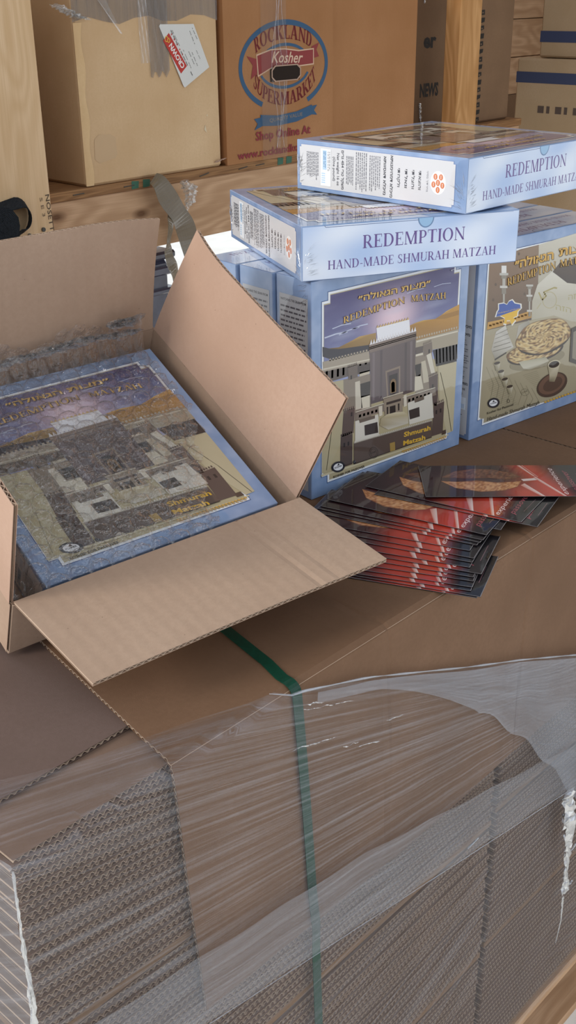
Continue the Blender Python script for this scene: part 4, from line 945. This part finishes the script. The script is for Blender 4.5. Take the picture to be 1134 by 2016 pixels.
# ================================================================== OPEN CARTON
uF, vF = U(.799, .601, .031), U(-.556, .718, .419)
MFm = frame((-.234, .940, .068), uF, vF)
ct = empty('open_carton', MFm, 'open corrugated carton tilted forward on the load with its four flaps spread', 'box')
XA, XB, YA, YB, ZH, ZB = -.042, .297, -.013, .300, 0.010, -.0642
TH = .0042
def panel(name, P0, PS, PT, side, sag=None, nt=10, flute='s', mat=M_card, crease=None, skew=0):
    """P0 corner, P0->PS across the flutes, P0->PT along them; sag(s01, t01) pushes along the normal"""
    P0, PS, PT = Vector(P0), Vector(PS), Vector(PT); S = (PS - P0).length; T = (PT - P0).length; es = (PS - P0) / S; et = (PT - P0) / T
    nn_ = es.cross(et).normalized() * side
    def fn(s, t, h):
        d = sag(s / S, t / T) if sag else 0
        return P0 + es * s + et * t + nn_ * (h + d + (crease(s, t) if crease and h > 0 else 0))
    mo, mi = MB(), MB(); corrugated(mo, mi, fn, S, T, TH, .0074, seg=6, ns=60 if (sag or crease) else 4, tlist=lsp(0, T, nt))
    n = len(mo.v)
    return obj(name, mo.v + mi.v, mo.f + [tuple(i + n for i in f) for f in mi.f], None, ct, uv=mo.uv + mi.uv, mats=[mat, M_flute], midx=[0] * len(mo.f) + [1] * len(mi.f))
panel('front_wall', (XA, YA, ZB), (XB, YA, ZB), (XA, YA, ZH), 1)
panel('back_wall', (XA, YB, ZB), (XB, YB, ZB), (XA, YB, ZH), 1)
panel('side_wall', (XA, YA, ZB), (XA, YB, ZB), (XA, YA, ZH), 1)
panel('side_wall', (XB, YA, ZB), (XB, YB, ZB), (XB, YA, ZH), 1)
panel('carton_bottom', (XA, YA, ZB - .002), (XB, YA, ZB - .002), (XA, YB, ZB - .002), 1, flute='t')
def ang(d): return math.cos(math.radians(d)), math.sin(math.radians(d))
c, s = ang(15)
def cre(s_, t): return -.0011 * math.exp(-((s_ - .253) / .0028) ** 2) - .0011 * math.exp(-((s_ - .277) / .0028) ** 2)
panel('front_flap', (XA + .002, YA, ZH + .001), (XB, YA, ZH + .001), (XA + .010, YA - .135 * c, ZH + .135 * s), -1, crease=cre, sag=lambda a, b: .002 * math.sin(a * PI) * b, nt=12)
panel('front_flap_hinge', (XA + .002, YA, ZH - .004), (XB, YA, ZH - .004), (XA + .002, YA - .0005, ZH + .0015), -1, nt=2)
c, s = ang(80)
panel('side_flap', (XB, YA + .004, ZH), (XB, YB - .003, ZH), (XB + .140 * c, YA + .004, ZH + .140 * s), 1, nt=14, mat=M_cardp,
      sag=lambda a, b: .012 * max(0, (a - .72) / .28) ** 2 * b ** 1.5 - .002 * math.sin(PI * a) * b)
c, s = ang(75)
panel('back_flap', (XA, YB, ZH), (XB - .003, YB, ZH), (XA, YB + .143 * c, ZH + .143 * s), 1, nt=14,
      sag=lambda a, b: .016 * max(0, (a - .75) / .25) ** 2 * b ** 2)
c, s = ang(89)
panel('side_flap', (XA, YA + .002, ZH), (XA, YB - .002, ZH), (XA - .135 * c, YA + .002, ZH + .135 * s), 1, nt=10, mat=M_cardp)
# boxes and bubble film inside
Mb = MFm @ mat4((1, 0, 0), (0, 0, 1), (0, -1, 0), (0, 0, 0))
matzah_box(MFm @ mat4((1, 0, 0), (0, 0, -1), (0, 1, 0), (0, 0, -.0005)), 'blue box lying in the open carton, temple cover seen through bubble film')
def bub():
    mb = MB(); r_ = random.Random(11); d = .0225; cs = []
    for j in range(-1, 18):
        for i in range(-1, 16): cs.append((-.036 + (i + .5 * (j % 2)) * d * 1.04, -.004 + j * d * .9, r_.uniform(.45, 1.0), r_.uniform(-.15, .15)))
    cs = np.array(cs)
    NX, NY = 210, 210
    xs = np.linspace(-.034, .268, NX + 1); ys = np.linspace(-.006, .293, NY + 1); X, Y = np.meshgrid(xs, ys)
    B_ = np.zeros_like(X)
    for cx, cy, hh, tt in cs:
        r2 = ((X - cx) ** 2 + (Y - cy) ** 2) / (d * .46) ** 2; k = np.clip((1 - r2) * 3.2, 0, 1); B_ = np.maximum(B_, .0058 * (.5 + hh * .5) * (k * (2 - k)) * (1 + tt + 0.15 * np.sin((X - cx) * 900 * tt + (Y - cy) * 700 * hh)))
    rng = np.random.RandomState(3); N = np.zeros_like(X)
    for _ in range(26):
        a = rng.rand() * 6.28; f = rng.uniform(60, 420); N += np.sin((X * np.cos(a) + Y * np.sin(a)) * f + rng.rand() * 6) * .010 / f
    xc = .20 + .068 * np.clip((Y - .02) / .15, 0, 1)
    Nr = np.zeros_like(X)
    for _ in range(10):
        a = rng.rand() * 6.28; f = rng.uniform(250, 700); Nr += np.maximum(0, np.sin((X * np.cos(a) + Y * np.sin(a)) * f + 2 * np.sin((X - Y) * 60 + rng.rand() * 6)) - .75) * .0011
    edge = np.clip((X - xc) / .01, 0, 1)
    Z = .0035 + B_ + N * 1.2 + Nr + np.clip((Y - .272) / .025, 0, 1) ** 1.2 * .040 * (1 - .3 * np.sin(X * 60)) + np.abs(N) * 6 * (Y > .262)
    drop = np.clip((-.004 - X) / .018, 0, 1); Z = Z - drop * .022
    Z = np.maximum(Z, .0012)*(drop < .01) + Z * (drop >= .01)
    V = [(float(X[j, i]), float(Y[j, i]) - max(0., float(Y[j, i]) - .285) * .35, float(Z[j, i])) for j in range(NY + 1) for i in range(NX + 1)]
    F = []
    for j in range(NY):
        for i in range(NX):
            if X[j, i] > xc[j, i] + .004 * math.sin(Y[j, i] * 160): continue
            F.append((j * (NX + 1) + i, j * (NX + 1) + i + 1, (j + 1) * (NX + 1) + i + 1, (j + 1) * (NX + 1) + i))
    return V, F
V, F = bub()
bw = empty('bubble_wrap', MFm, None, None)
obj('bubble_sheet', V, F, M_bubble, bw, smooth=True)
for k, (x0, x1, y_, z_) in enumerate(((-.028, .05, .281, .022), (.04, .13, .280, .026), (.12, .20, .281, .028), (.19, .262, .280, .032), (.225, .262, .283, .046))):
    r_ = random.Random(90 + k); mb = MB(); crumple(mb, [(x0 + (x1 - x0) * i / 6, y_, z_ + r_.uniform(-.004, .006)) for i in range(7)], [.006] + [r_.uniform(.009, .014) for _ in range(5)] + [.005], k=9, seed=95 + k, am=.6); mb.build('crumpled_edge', M_bubble, bw)
props(bw, 'crinkled clear bubble wrap over the box in the open carton', 'bubble wrap')
o2 = empty('bubble_wrap', MFm, 'crumpled clear plastic stuffed into the dark front left corner of the open carton', 'plastic film')
mb = MB(); crumple(mb, [(-.021, .004, -.048), (-.020, .05, -.046), (-.020, .12, -.044), (-.020, .2, -.044)], [.007, .008, .008, .007], k=10, seed=31, am=.6); mb.build('film_wad', M_bubble, o2)
# a flat box under the raised back of the carton
mb = MB(); mb.box((0, 0, 0), (.26, .10, .072), .002)
sb = mb.build('cardboard_box', M_carton_dark, None, frame(Vector((-.335, 1.125, .0003)), UP, VP))
props(sb, 'low brown box propping up the back of the tilted open carton', 'box')

# ================================================================== LEAFLETS
def leaflet_art():
    HB = HM([0.000143109, -3.2607e-05, 0.032767, -1.95688e-06, -0.000298669, 0.237231, 1.47825e-05, -0.000114118])
    A = Art(step=.00002); Wd, Hd = .207, .098
    def bg(x, y):
        d = (x - (.150 - .28 * (y - .05))) ; g = math.exp(-(d / .020) ** 2); g2 = math.exp(-(((x - .125) / .025) ** 2 + ((y - .01) / .03) ** 2)); g3 = math.exp(-(((x - .055) / .05) ** 2 + ((y - .05) / .05) ** 2))
        c = mix(lin('1e1216'), lin('4a2226'), g3 * .9); c = mix(c, lin('c8402f'), min(1, g * .95)); c = mix(c, lin('e24c34'), min(1, g2 * .7)); return mix(c, lin('141014'), max(0, min(1, (x - .172) / .02)))
    A.field(0, 0, Wd, Hd, 40, 20, bg); A.up()
    for P in ([(.128, .098), (.132, .098), (.146, .060), (.142, .064)], [(.142, .058), (.146, .060), (.173, .001), (.169, .001)], [(.122, .034), (.128, .040), (.147, .0), (.142, .0)], [(.134, .098), (.135, .098), (.149, .060), (.148, .060)]):
        A.poly(P, ['d9806e', 'eacdc4', 'ecd6d0', 'cf6a54'])
    A.poly([(.126, .053), (.143, .056), (.146, .050), (.128, .047)], 'ecd9d2')
    def half(pts, seed, cols):
        r_ = random.Random(seed); A.up(); n = 40; m = 9; V = []; C_ = []
        top, bot = pts
        def ev(P, x):
            for (a, b), (c_, d_) in zip(P, P[1:]):
                if x <= c_: return b + (d_ - b) * (x - a) / (c_ - a)
            return P[-1][1]
        x0, x1 = top[0][0], top[-1][0]
        for i in range(n + 1):
            x = x0 + (x1 - x0) * i / n
            for j in range(m + 1): V.append((x, ev(bot, x) + (ev(top, x) - ev(bot, x)) * j / m)); C_.append(lin(r_.choice(cols)) if 0 < j < m else lin('7a4226'))
        A.raw(V, [(i * (m + 1) + j, (i + 1) * (m + 1) + j, (i + 1) * (m + 1) + j + 1, i * (m + 1) + j + 1) for i in range(n) for j in range(m)], C_)
    half(([(.026, .060), (.045, .079), (.070, .087), (.095, .084), (.115, .074), (.128, .060)], [(.026, .060), (.060, .056), (.085, .058), (.105, .052), (.128, .060)]), 2, ['7c4a34', '6a3c2c', '8a563c', '5a3226'])
    half(([(.024, .048), (.045, .046), (.070, .050), (.095, .043), (.125, .047)], [(.024, .048), (.040, .026), (.070, .014), (.100, .018), (.118, .030), (.125, .047)]), 5, ['c98a58', 'b5713f', 'd89a66', 'a8623a', 'e0a878'])
    A.up(); A.text('experience', (.177, .006), (.171, .088), .0075, 'f0d9d6', shear=.3); A.text('passover', (.192, .016), (.188, .080), .0080, 'a8505c', shear=.3)
    A.rect(.1985, .030, .1992, .070, '7a5a60')
    A.up(); A.rect(0, 0, Wd, .0006, '8f8a8c'); A.rect(Wd - .0006, 0, Wd, Hd, '8f8a8c'); A.rect(0, 0, .0006, Hd, '6f6a6c')
    return A
proto = [None]
def leaflet(P, ang_, z, label, pitch=0.0, anchor='BR', first=False):
    Wd, Hd = .207, .098; a = math.radians(ang_)
    M = Matrix.Translation((P[0], P[1], z)) @ Matrix.Rotation(a, 4, 'Z') @ Matrix.Rotation(pitch, 4, 'Y')
    if anchor == 'BR': M = M @ Matrix.Translation((-Wd, 0, 0))
    t = empty('leaflet', M, label, 'leaflet', 'fanned red and black leaflets')
    if proto[0] is None:
        mb = MB(); mb.box((0, 0, 0), (Wd, Hd, .00035)); b = mb.build('folded_paper', M_blackpaper)
        pr = leaflet_art().build('cover_print', M_leaf, None); proto[0] = (b, pr)
    else: b, pr = [x.copy() for x in proto[0]]; COL.objects.link(b); COL.objects.link(pr)
    b.parent = t; pr.parent = t; b.matrix_local = Matrix(); pr.matrix_local = Matrix.Translation((0, 0, .00042)); return t
def ray_z(x, y, z):
    d = _f * FPX + _r2 * (x - 567) - _u2 * (y - 1008); k = (z - CAMZ) / d.z; return d.x * k, d.y * k
fan = [ # measured right-bottom corners on the fan, lowest first
 (939, 1178, -20), (946, 1176, -21), (927, 1164, -19), (930, 1157, -20), (932, 1145, -19), (932, 1137, -21), (948, 1131, -22), (925, 1118, -22), (930, 1108, -24), (933, 1100, -25), (925, 1085, -24), (939, 1074, -27), (945, 1069, -28), (951, 1064, -28), (986, 1044, -26), (958, 1054, -30), (1058, 1038, -28), (1026, 1029, -32)]
which = ['lowest', 'second lowest', 'third lowest', 'fourth lowest', 'fifth lowest', 'sixth lowest', 'seventh lowest', 'eighth lowest', 'ninth lowest', 'ninth from the top', 'eighth from the top', 'seventh from the top', 'sixth from the top', 'fifth from the top', 'fourth from the top', 'third from the top but one', 'third from the top', 'second from the top']
z = .0006
for k, (x, y, an) in enumerate(fan):
    leaflet(ray_z(x, y, z), an, z, '%s of the fanned matzah leaflets lying before the temple box' % which[k]); z += .0009
leaflet(ray_z(838, 979, z + .002), -1, z + .0020, 'topmost leaflet, its two matzah halves and the word experience fully uncovered', anchor='BL')

# ================================================================== OLD CARTONS ON THE SHELF
def old_carton(o, size, mat, label, group='old cartons on the shelf', rot=0, seams=True, hole=None, name='cardboard_carton', tape=None, dents=0):
    t = empty(name, M_shelf @ Matrix.Translation(o) @ Matrix.Rotation(rot, 4, 'Z'), label, 'box', group)
    X, Y, Z = size
    mb = MB(); r_ = random.Random(int(X * 1000))
    if hole:
        x0, x1, z0, z1 = hole
        for a, b in (((0, 0, 0), (x0, .006, Z)), ((x1, 0, 0), (X, .006, Z)), ((x0, 0, 0), (x1, .006, z0)), ((x0, 0, z1), (x1, .006, Z))): mb.box(a, b)
        for a, b in (((0, .006, 0), (.006, Y, Z)), ((X - .006, .006, 0), (X, Y, Z)), ((0, .006, 0), (X, Y, .006)), ((0, Y - .006, 0), (X, Y, Z)), ((0, .006, Z - .006), (X, Y, Z))): mb.box(a, b)
    else: mb.box((0, 0, 0), (X, Y, Z), .006)
    mb.build('carton_body', mat, t)
    if seams:
        mb = MB(); mb.box((0.004, .002, Z + .0005), (X - .004, Y / 2 - .001, Z + .0045), .001); mb.build('top_flap', mat, t)
        mb = MB(); mb.box((0.004, Y / 2 + .001, Z + .0005), (X - .004, Y - .002, Z + .0045), .001); mb.build('top_flap', mat, t)
    return t
CR = old_carton((0, .002, .0005), (.408, .40, .43), M_carton_old, 'worn ochre carton with a white and red sticker on its front, left on the shelf')
old_carton((-.66, -.005, .0005), (.505, .40, .46), M_carton_dark, 'unseen added carton behind the wide post, shading the left side of the sticker carton')  # added out of sight behind the post to shade the sticker carton's left face
# worn left corner, tape, sticker
def f_corner(a, b):
    return (-.0012 + .020 * a + .003 * math.sin(b * 60) * a, -.0015 - .0012 * math.sin(a * 3), b)
mb = MB(); mb.grid(f_corner, lsp(0, 1, 5), lsp(.002, .325, 40), flip=True); mb.build('worn_corner', M_worn, CR)
def tape(name, x0, x1, z0, z1, y, mat, parent, wav=.0006, torn=True, nx=10, nz=16):
    r_ = random.Random(int(x0 * 999 + z0 * 77)); mb = MB()
    def f(a, b): return (x0 + (x1 - x0) * a, y - .0008 - wav * abs(math.sin(a * 9 + b * 7)), z0 + (z1 - z0) * b + (.008 * math.sin(a * 17 + x0 * 50) * (1 - b) if torn else 0))
    mb.grid(f, lsp(0, 1, nx), lsp(0, 1, nz), flip=True, uvf=lambda a, b: ((z0 + (z1 - z0) * b), x0 + (x1 - x0) * a)); return mb.build(name, mat, parent)
M_tape_grey = mat_film('greyish_old_tape', .45, .75, col=(.24, .20, .165), rough=.35, scale=(3, 60, 1), gl=.06, base=.03)
tape('packing_tape', -.002, .406, .327, .43, -.0002, M_tape_grey, CR)
tape('packing_tape', .198, .254, .215, .43, -.0016, M_tape_grey, CR)
tape('packing_tape', .172, .200, .24, .43, -.001, M_tape_clear, CR, torn=False)
mb = MB(); crumple(mb, [(-.05, -.012, .36), (-.02, -.014, .345), (.01, -.014, .335), (.04, -.008, .33)], [.010, .013, .010, .003], seed=41); mb.build('tape_wad', M_tape_clear, CR)
mb = MB(); mb.add([(.05, -.004, .385), (.075, -.004, .385), (.120, -.010, .300), (.112, -.012, .302)], [(0, 1, 2, 3)]); mb.build('tape_end', M_tape_clear, CR)
a = Art(step=.0002)
a.poly([(.028, .055), (.03, .095), (.042, .104), (.075, .103), (.088, .095), (.09, .060), (.084, .052), (.04, .046)], 'cfae86'); a.build('water_stain', M_ink, CR, M=onfront(-.0006))
a = Art(step=.0002); a.poly([(.229, .312), (.232, .316), (.331, .314), (.374, .222), (.296, .183), (.292, .186)], 'dedcd6'); a.up(); a.poly([(.238, .283), (.256, .298), (.305, .228), (.286, .213)], 'c0392f'); a.up()
a.text('CROWN', (.2985, .2285), (.2625, .2780), .0115, 'f4ede6', bold=.03, up=(-.81, -.59)); a.ring(.248, .286, .005, .006, .0015, 'e8c34a'); a.ring(.254, .283, .004, .005, .0015, 'e8c34a')
for k, (x0, z0, x1, z1, wd_) in enumerate(((.262, .303, .322, .205, .0022), (.266, .303, .286, .270, .0014), (.296, .262, .318, .222, .0012), (.310, .262, .330, .226, .0014), (.318, .300, .332, .272, .0014), (.322, .256, .338, .226, .0014), (.326, .306, .340, .282, .0014), (.334, .262, .348, .238, .0012))):
    n_ = 9
    for i in range(n_):
        if (i + k) % 4 == 3: continue
        t0, t1 = i / n_, (i + .8) / n_; a.line([(x0 + (x1 - x0) * t0, z0 + (z1 - z0) * t0), (x0 + (x1 - x0) * t1, z0 + (z1 - z0) * t1)], wd_, '7d7a76')
for i in range(5): a.rect(.262 + i * .0075, .293 - i * .0105, .2645 + i * .0075, .2965 - i * .0105, 'c0392f')
a.build('sticker', M_ink, CR, M=onfront(-.0030))
mb = MB(); crumple(mb, [(.385, -.004, .012), (.412, -.008, .018)], [.005, .003], seed=4); mb.build('torn_flake', M_cardp, CR)
a = Art(); a.poly([(.352, .088), (.357, .098), (.360, .08)], 'e0cfae'); a.poly([(.36, .118), (.364, .121), (.366, .116)], 'e0cfae'); a.build('chip', M_ink, CR, M=onfront(-.0008))

RB = old_carton((.417, -.006, .0005), (.386, .38, .43), M_carton_red, 'brown carton printed with a round red and blue kosher supermarket emblem', hole=(.153, .259, .178, .215))
a = Art(step=.0002); blue = '355878'; red = '8f3634'; ox, oz = .206, .212
a.ring(ox, oz, .160, .104, .012, blue, 60, a0=-58, a1=238); 
a.ring(ox, oz + .002, .092, .050, .007, blue, 44, a0=20, a1=160); a.ring(ox, oz - .002, .092, .050, .007, blue, 44, a0=200, a1=340)
def arctext(txt_, rx, ry, a0, a1, h, c, flip=False):
    n = len(txt_); wd = [SER[q][0] for q in txt_]; tot = sum(wd); acc = 0
    for q, wq in zip(txt_, wd):
        t0 = acc / tot; t1 = (acc + wq) / tot; acc += wq
        p = []
        for t in (t0, t1):
            an = math.radians(a0 + (a1 - a0) * t); p.append((ox + rx * math.cos(an), oz + ry * math.sin(an)))
        V, F = SER[q][0], SER[q][1]
        dx, dy = p[1][0] - p[0][0], p[1][1] - p[0][1]; d = math.hypot(dx, dy)
        for ex in (-.035, 0, .035):
            for P in F: a.raw([(p[0][0] + dx * (x + ex) / (wq + .06) - dy / d * h * y * .35, p[0][1] + dy * (x + ex) / (wq + .06) + h * y) for x, y in P], [tuple(range(len(P)))], c)
arctext('ROCKLAND', .120, .061, 148, 36, .031, red); arctext('SUPERMARKET', .124, .090, 206, 338, .030, red)
a.up()
a.poly([(ox - .132, oz + .028), (ox - .098, oz + .020), (ox - .098, oz - .012), (ox - .120, oz - .024), (ox - .112, oz + .006)][:5], red); a.poly([(ox + .098, oz + .040), (ox + .126, oz + .048), (ox + .116, oz + .032), (ox + .126, oz + .016), (ox + .098, oz + .012)], red)
a.up(); a.poly([(ox - .100, oz + .030), (ox - .05, oz + .040), (ox, oz + .040), (ox + .05, oz + .034), (ox + .106, oz + .036), (ox + .106, oz - .002), (ox + .05, oz - .004), (ox, oz + .000), (ox - .05, oz - .004), (ox - .096, oz - .020)], 'd8b394'); a.up()
a.poly([(ox - .097, oz + .027), (ox - .05, oz + .037), (ox, oz + .037), (ox + .05, oz + .031), (ox + .103, oz + .033), (ox + .103, oz + .001), (ox + .05, oz - .001), (ox, oz + .003), (ox - .05, oz - .001), (ox - .093, oz - .016)], red); a.up()
a.text('Kosher', (ox - .048, oz + .010), (ox + .064, oz + .004), .026, 'e0c0a4', shear=.3, bold=.01)
a.poly([(ox - .112, .098), (ox - .085, .100), (ox - .075, .082), (ox - .112, .072), (ox - .100, .086)], blue); a.poly([(ox + .118, .114), (ox + .09, .112), (ox + .082, .094), (ox + .118, .090), (ox + .106, .102)], blue)
a.up(); a.poly([(ox - .090, .106), (ox - .03, .100), (ox + .04, .104), (ox + .098, .116), (ox + .096, .092), (ox + .04, .080), (ox - .03, .076), (ox - .088, .080)], blue); a.up()
a.text('QUALITY VALUE', (ox - .058, .086), (ox + .062, .092), .009, '8f7d68')
a.text('Shop Online At', (.098, .048), (.298, .048), .020, '8c2f36', bold=.025); a.text('www.rocklandkosher.com', (.034, .010), (.372, .010), .018, '8c2f36', bold=.025)
# cut the hand hole out of the print: drop faces over it
hx0, hx1, hz0, hz1 = .153, .259, .178, .215
def inside(f): return any(hx0 < a.v[i][0] < hx1 and hz0 < a.v[i][1] < hz1 for i in f)
nf = []
for f in a.f:
    cx = sum(a.v[i][0] for i in f) / len(f); cz = sum(a.v[i][1] for i in f) / len(f)
    nf.append(f)
a.f = nf
a.build('printed_emblem', M_ink, RB, M=onfront(-.0005))
hp = [(hx0 + .012, hz0), (hx1 - .012, hz0), (hx1, hz0 + .010), (hx1, hz1 - .010), (hx1 - .012, hz1), (hx0 + .012, hz1), (hx0, hz1 - .010), (hx0, hz0 + .010)]
mb = MB(); cxh, czh = (hx0 + hx1) / 2, (hz0 + hz1) / 2
mb.add([(x, -.0055, z) for x, z in hp] + [(cxh + (x - cxh) * .93, -.0055, czh + (z - czh) * .86) for x, z in hp], [(i, (i + 1) % 8, 8 + (i + 1) % 8, 8 + i) for i in range(8)]); mb.build('hand_hole_rim', M_cardp, RB)
mb = MB(); mb.add([(cxh + (x - cxh) * .93, -.0053, czh + (z - czh) * .86) for x, z in hp], [tuple(range(8))]); mb.build('hand_hole_shade', M_hole_shade, RB)  # flat dark face painted as the shade inside the hand hole
tape('packing_tape', .120, .208, .0, .43, -.0030, M_tape_thin, RB, torn=False, wav=.0)
mb = MB()
for k in range(4): mb.tube([(.165 + .012 * k + .010 * math.sin(i * .5 + k), -.0045, .43 - i * .0225) for i in range(19)], .0004, 4)
mb.build('tape_crease', M_crumple, RB)
tape('packing_tape', .0, .386, .36, .43, -.0005, M_tape_clear, CR) if False else None

B3 = old_carton((.812, .012, .0005), (.372, .38, .45), M_carton_red, 'plain reddish brown carton beside the supermarket emblem carton')
NB = old_carton((1.200, .09, .0005), (.29, .40, .50), M_carton_dark, 'dull carton with black letters half hidden left of the narrow post')
for w_, x0, x1, z_, h_ in (('NEWS', .108, .200, .088, .036), ('er', .118, .180, .222, .040)):
    a = Art(step=.0002); a.text(w_, (x0, z_), (x1, z_), h_, '2b2724', bold=.04); a.build('printed_word', M_ink, NB, M=onfront(-.0005))
mb = MB(); crumple(mb, [(.12, -.003, .46), (.122, -.003, .38), (.112, -.003, .34)], [.003, .006, .003], seed=55); mb.build('tape_crease', M_crumple, NB)
mb = MB(); crumple(mb, [(.108, -.003, .07), (.114, -.003, .02)], [.005, .004], seed=56); mb.build('tape_crease', M_crumple, NB)
DB = old_carton((1.495, .03, .0005), (.205, .40, .60), M_carton_dark, 'dull brown carton with upright black stencilled word behind the narrow post')
a = Art(step=.0002)
for i in range(15): a.poly([(.020, .318 - i * .0215), (.040 + .003 * (i % 2), .319 - i * .0215), (.041, .305 - i * .0215 + .002 * (i % 3)), (.021, .304 - i * .0215)], '2b2724')
a.up(); [a.rect(.026, .309 - i * .0215, .034, .3125 - i * .0215, '6f5a48') for i in range(0, 15, 2)]; a.build('printed_letters', M_ink, DB, M=onfront(-.0005))
# cream cartons standing on the floor at the right, side faces towards the camera
def cream(o, size, label, stripe, words=None):
    t = empty('cardboard_carton', M_shelf @ Matrix.Translation(o), label, 'box', 'stacked cream cartons at the right'); X, Y, Z = size
    mb = MB(); mb.box((0, 0, 0), size, .006); mb.build('carton_body', M_carton_cream, t)
    if stripe:
        a = Art(step=.0003); a.rect(.0, stripe[0], Y, stripe[1], '454d6a')
        if words: a.up(); [a.rect(Y * .13 + i * .034, .205, Y * .13 + i * .034 + (.012 if i % 2 else .024), .228, '5f5048') for i in range(14)]
        a.build('printed_stripe', M_ink, t, M=mat4((0, -1, 0), (0, 0, 1), (-1, 0, 0), (-.0006, Y, 0)))
    return t
cream((2.04, -.50, .16 - .38), (.5, .72, .378), 'cream carton with dark blue stripe, lower of the two striped at the right edge', (.30, .335), True)
cream((2.06, -.58, .1605), (.5, .73, .40), 'cream carton with dark blue stripe, upper of the two striped at the right edge', (.048, .083))
cream((2.03, -.50, .16 - .38 - .4805), (.5, .72, .48), 'unstriped cream carton beneath the two striped ones, hidden by the blue boxes', None)
cream((2.03, -.50, FLOOR_Z - .2), (.5, .72, .16 - .38 - .481 - FLOOR_Z + .2 - .0005), 'lowest cream carton on the floor under the striped cartons', None)

# tape strip hanging from the shelf, clear scrap behind it
tp = empty('tape_strip', M_shelf @ Matrix.Translation((.2, -.02, -.02)), 'crumpled tan tape strip hanging twisted from the shelf beam', 'tape')
ribbon('tape_band', [(-.03, .0, .022), (-.022, -.012, .012), (-.005, -.018, -.022), (.020, -.022, -.060), (.040, -.024, -.10), (.052, -.026, -.16)], [(0, -1, .1), (.1, -1, .1), (-.2, -1, .1), (.1, -1, 0), (-.3, -1, 0), (0, -1, 0)], [.03, .044, .050, .050, .050, .045], .0008, M_tape_tan, tp, sub=6)
ribbon('tape_band', [(.000, -.016, -.060), (-.012, -.030, -.085), (-.025, -.034, -.12), (-.022, -.03, -.15), (-.010, -.034, -.19), (-.008, -.034, -.23)], [(-.4, -1, .1), (.5, -1, 0), (.7, -1, 0), (-.3, -1, 0), (.5, -1, 0), (.3, -1, 0)], [.010, .030, .034, .020, .038, .018], .0008, M_tape_tan, tp, sub=6)
mb = MB(); crumple(mb, [(.045, -.016, .008), (.066, -.018, -.01), (.062, -.018, -.04), (.048, -.016, -.06)], [.010, .018, .012, .004], seed=61); mb.build('film_scrap', M_tape_clear, tp)
# things seen low behind the carton through the gap under the shelf
g = empty('storage_crate', M_shelf @ Matrix.Translation((.10, .25, -.50)), 'dark grey plastic crate under the shelf between the raised carton flaps', 'crate')
mb = MB(); mb.box((0, 0, 0), (.34, .30, .24), .012); mb.box((-.012, -.012, .200), (.352, .312, .222), .004); mb.box((-.012, -.012, .150), (.352, .312, .165), .004); mb.build('crate_body', M_darkplastic, g)
mb = MB(); mb.box((-.014, -.014, .241), (.354, .314, .262), .006); mb.build('lid', M_darkplastic, g)
mb = MB(); mb.box((-.2, -.05, 0), (.8, .5, -FLOOR_Z - .2 - .501 - .0005 + .0), .004)
tb = mb.build('low_table', M_cream, None, M_shelf @ Matrix.Translation((0, .1, FLOOR_Z - .2))); props(tb, 'pale low cupboard under the shelf carrying the dark crate', 'cupboard')
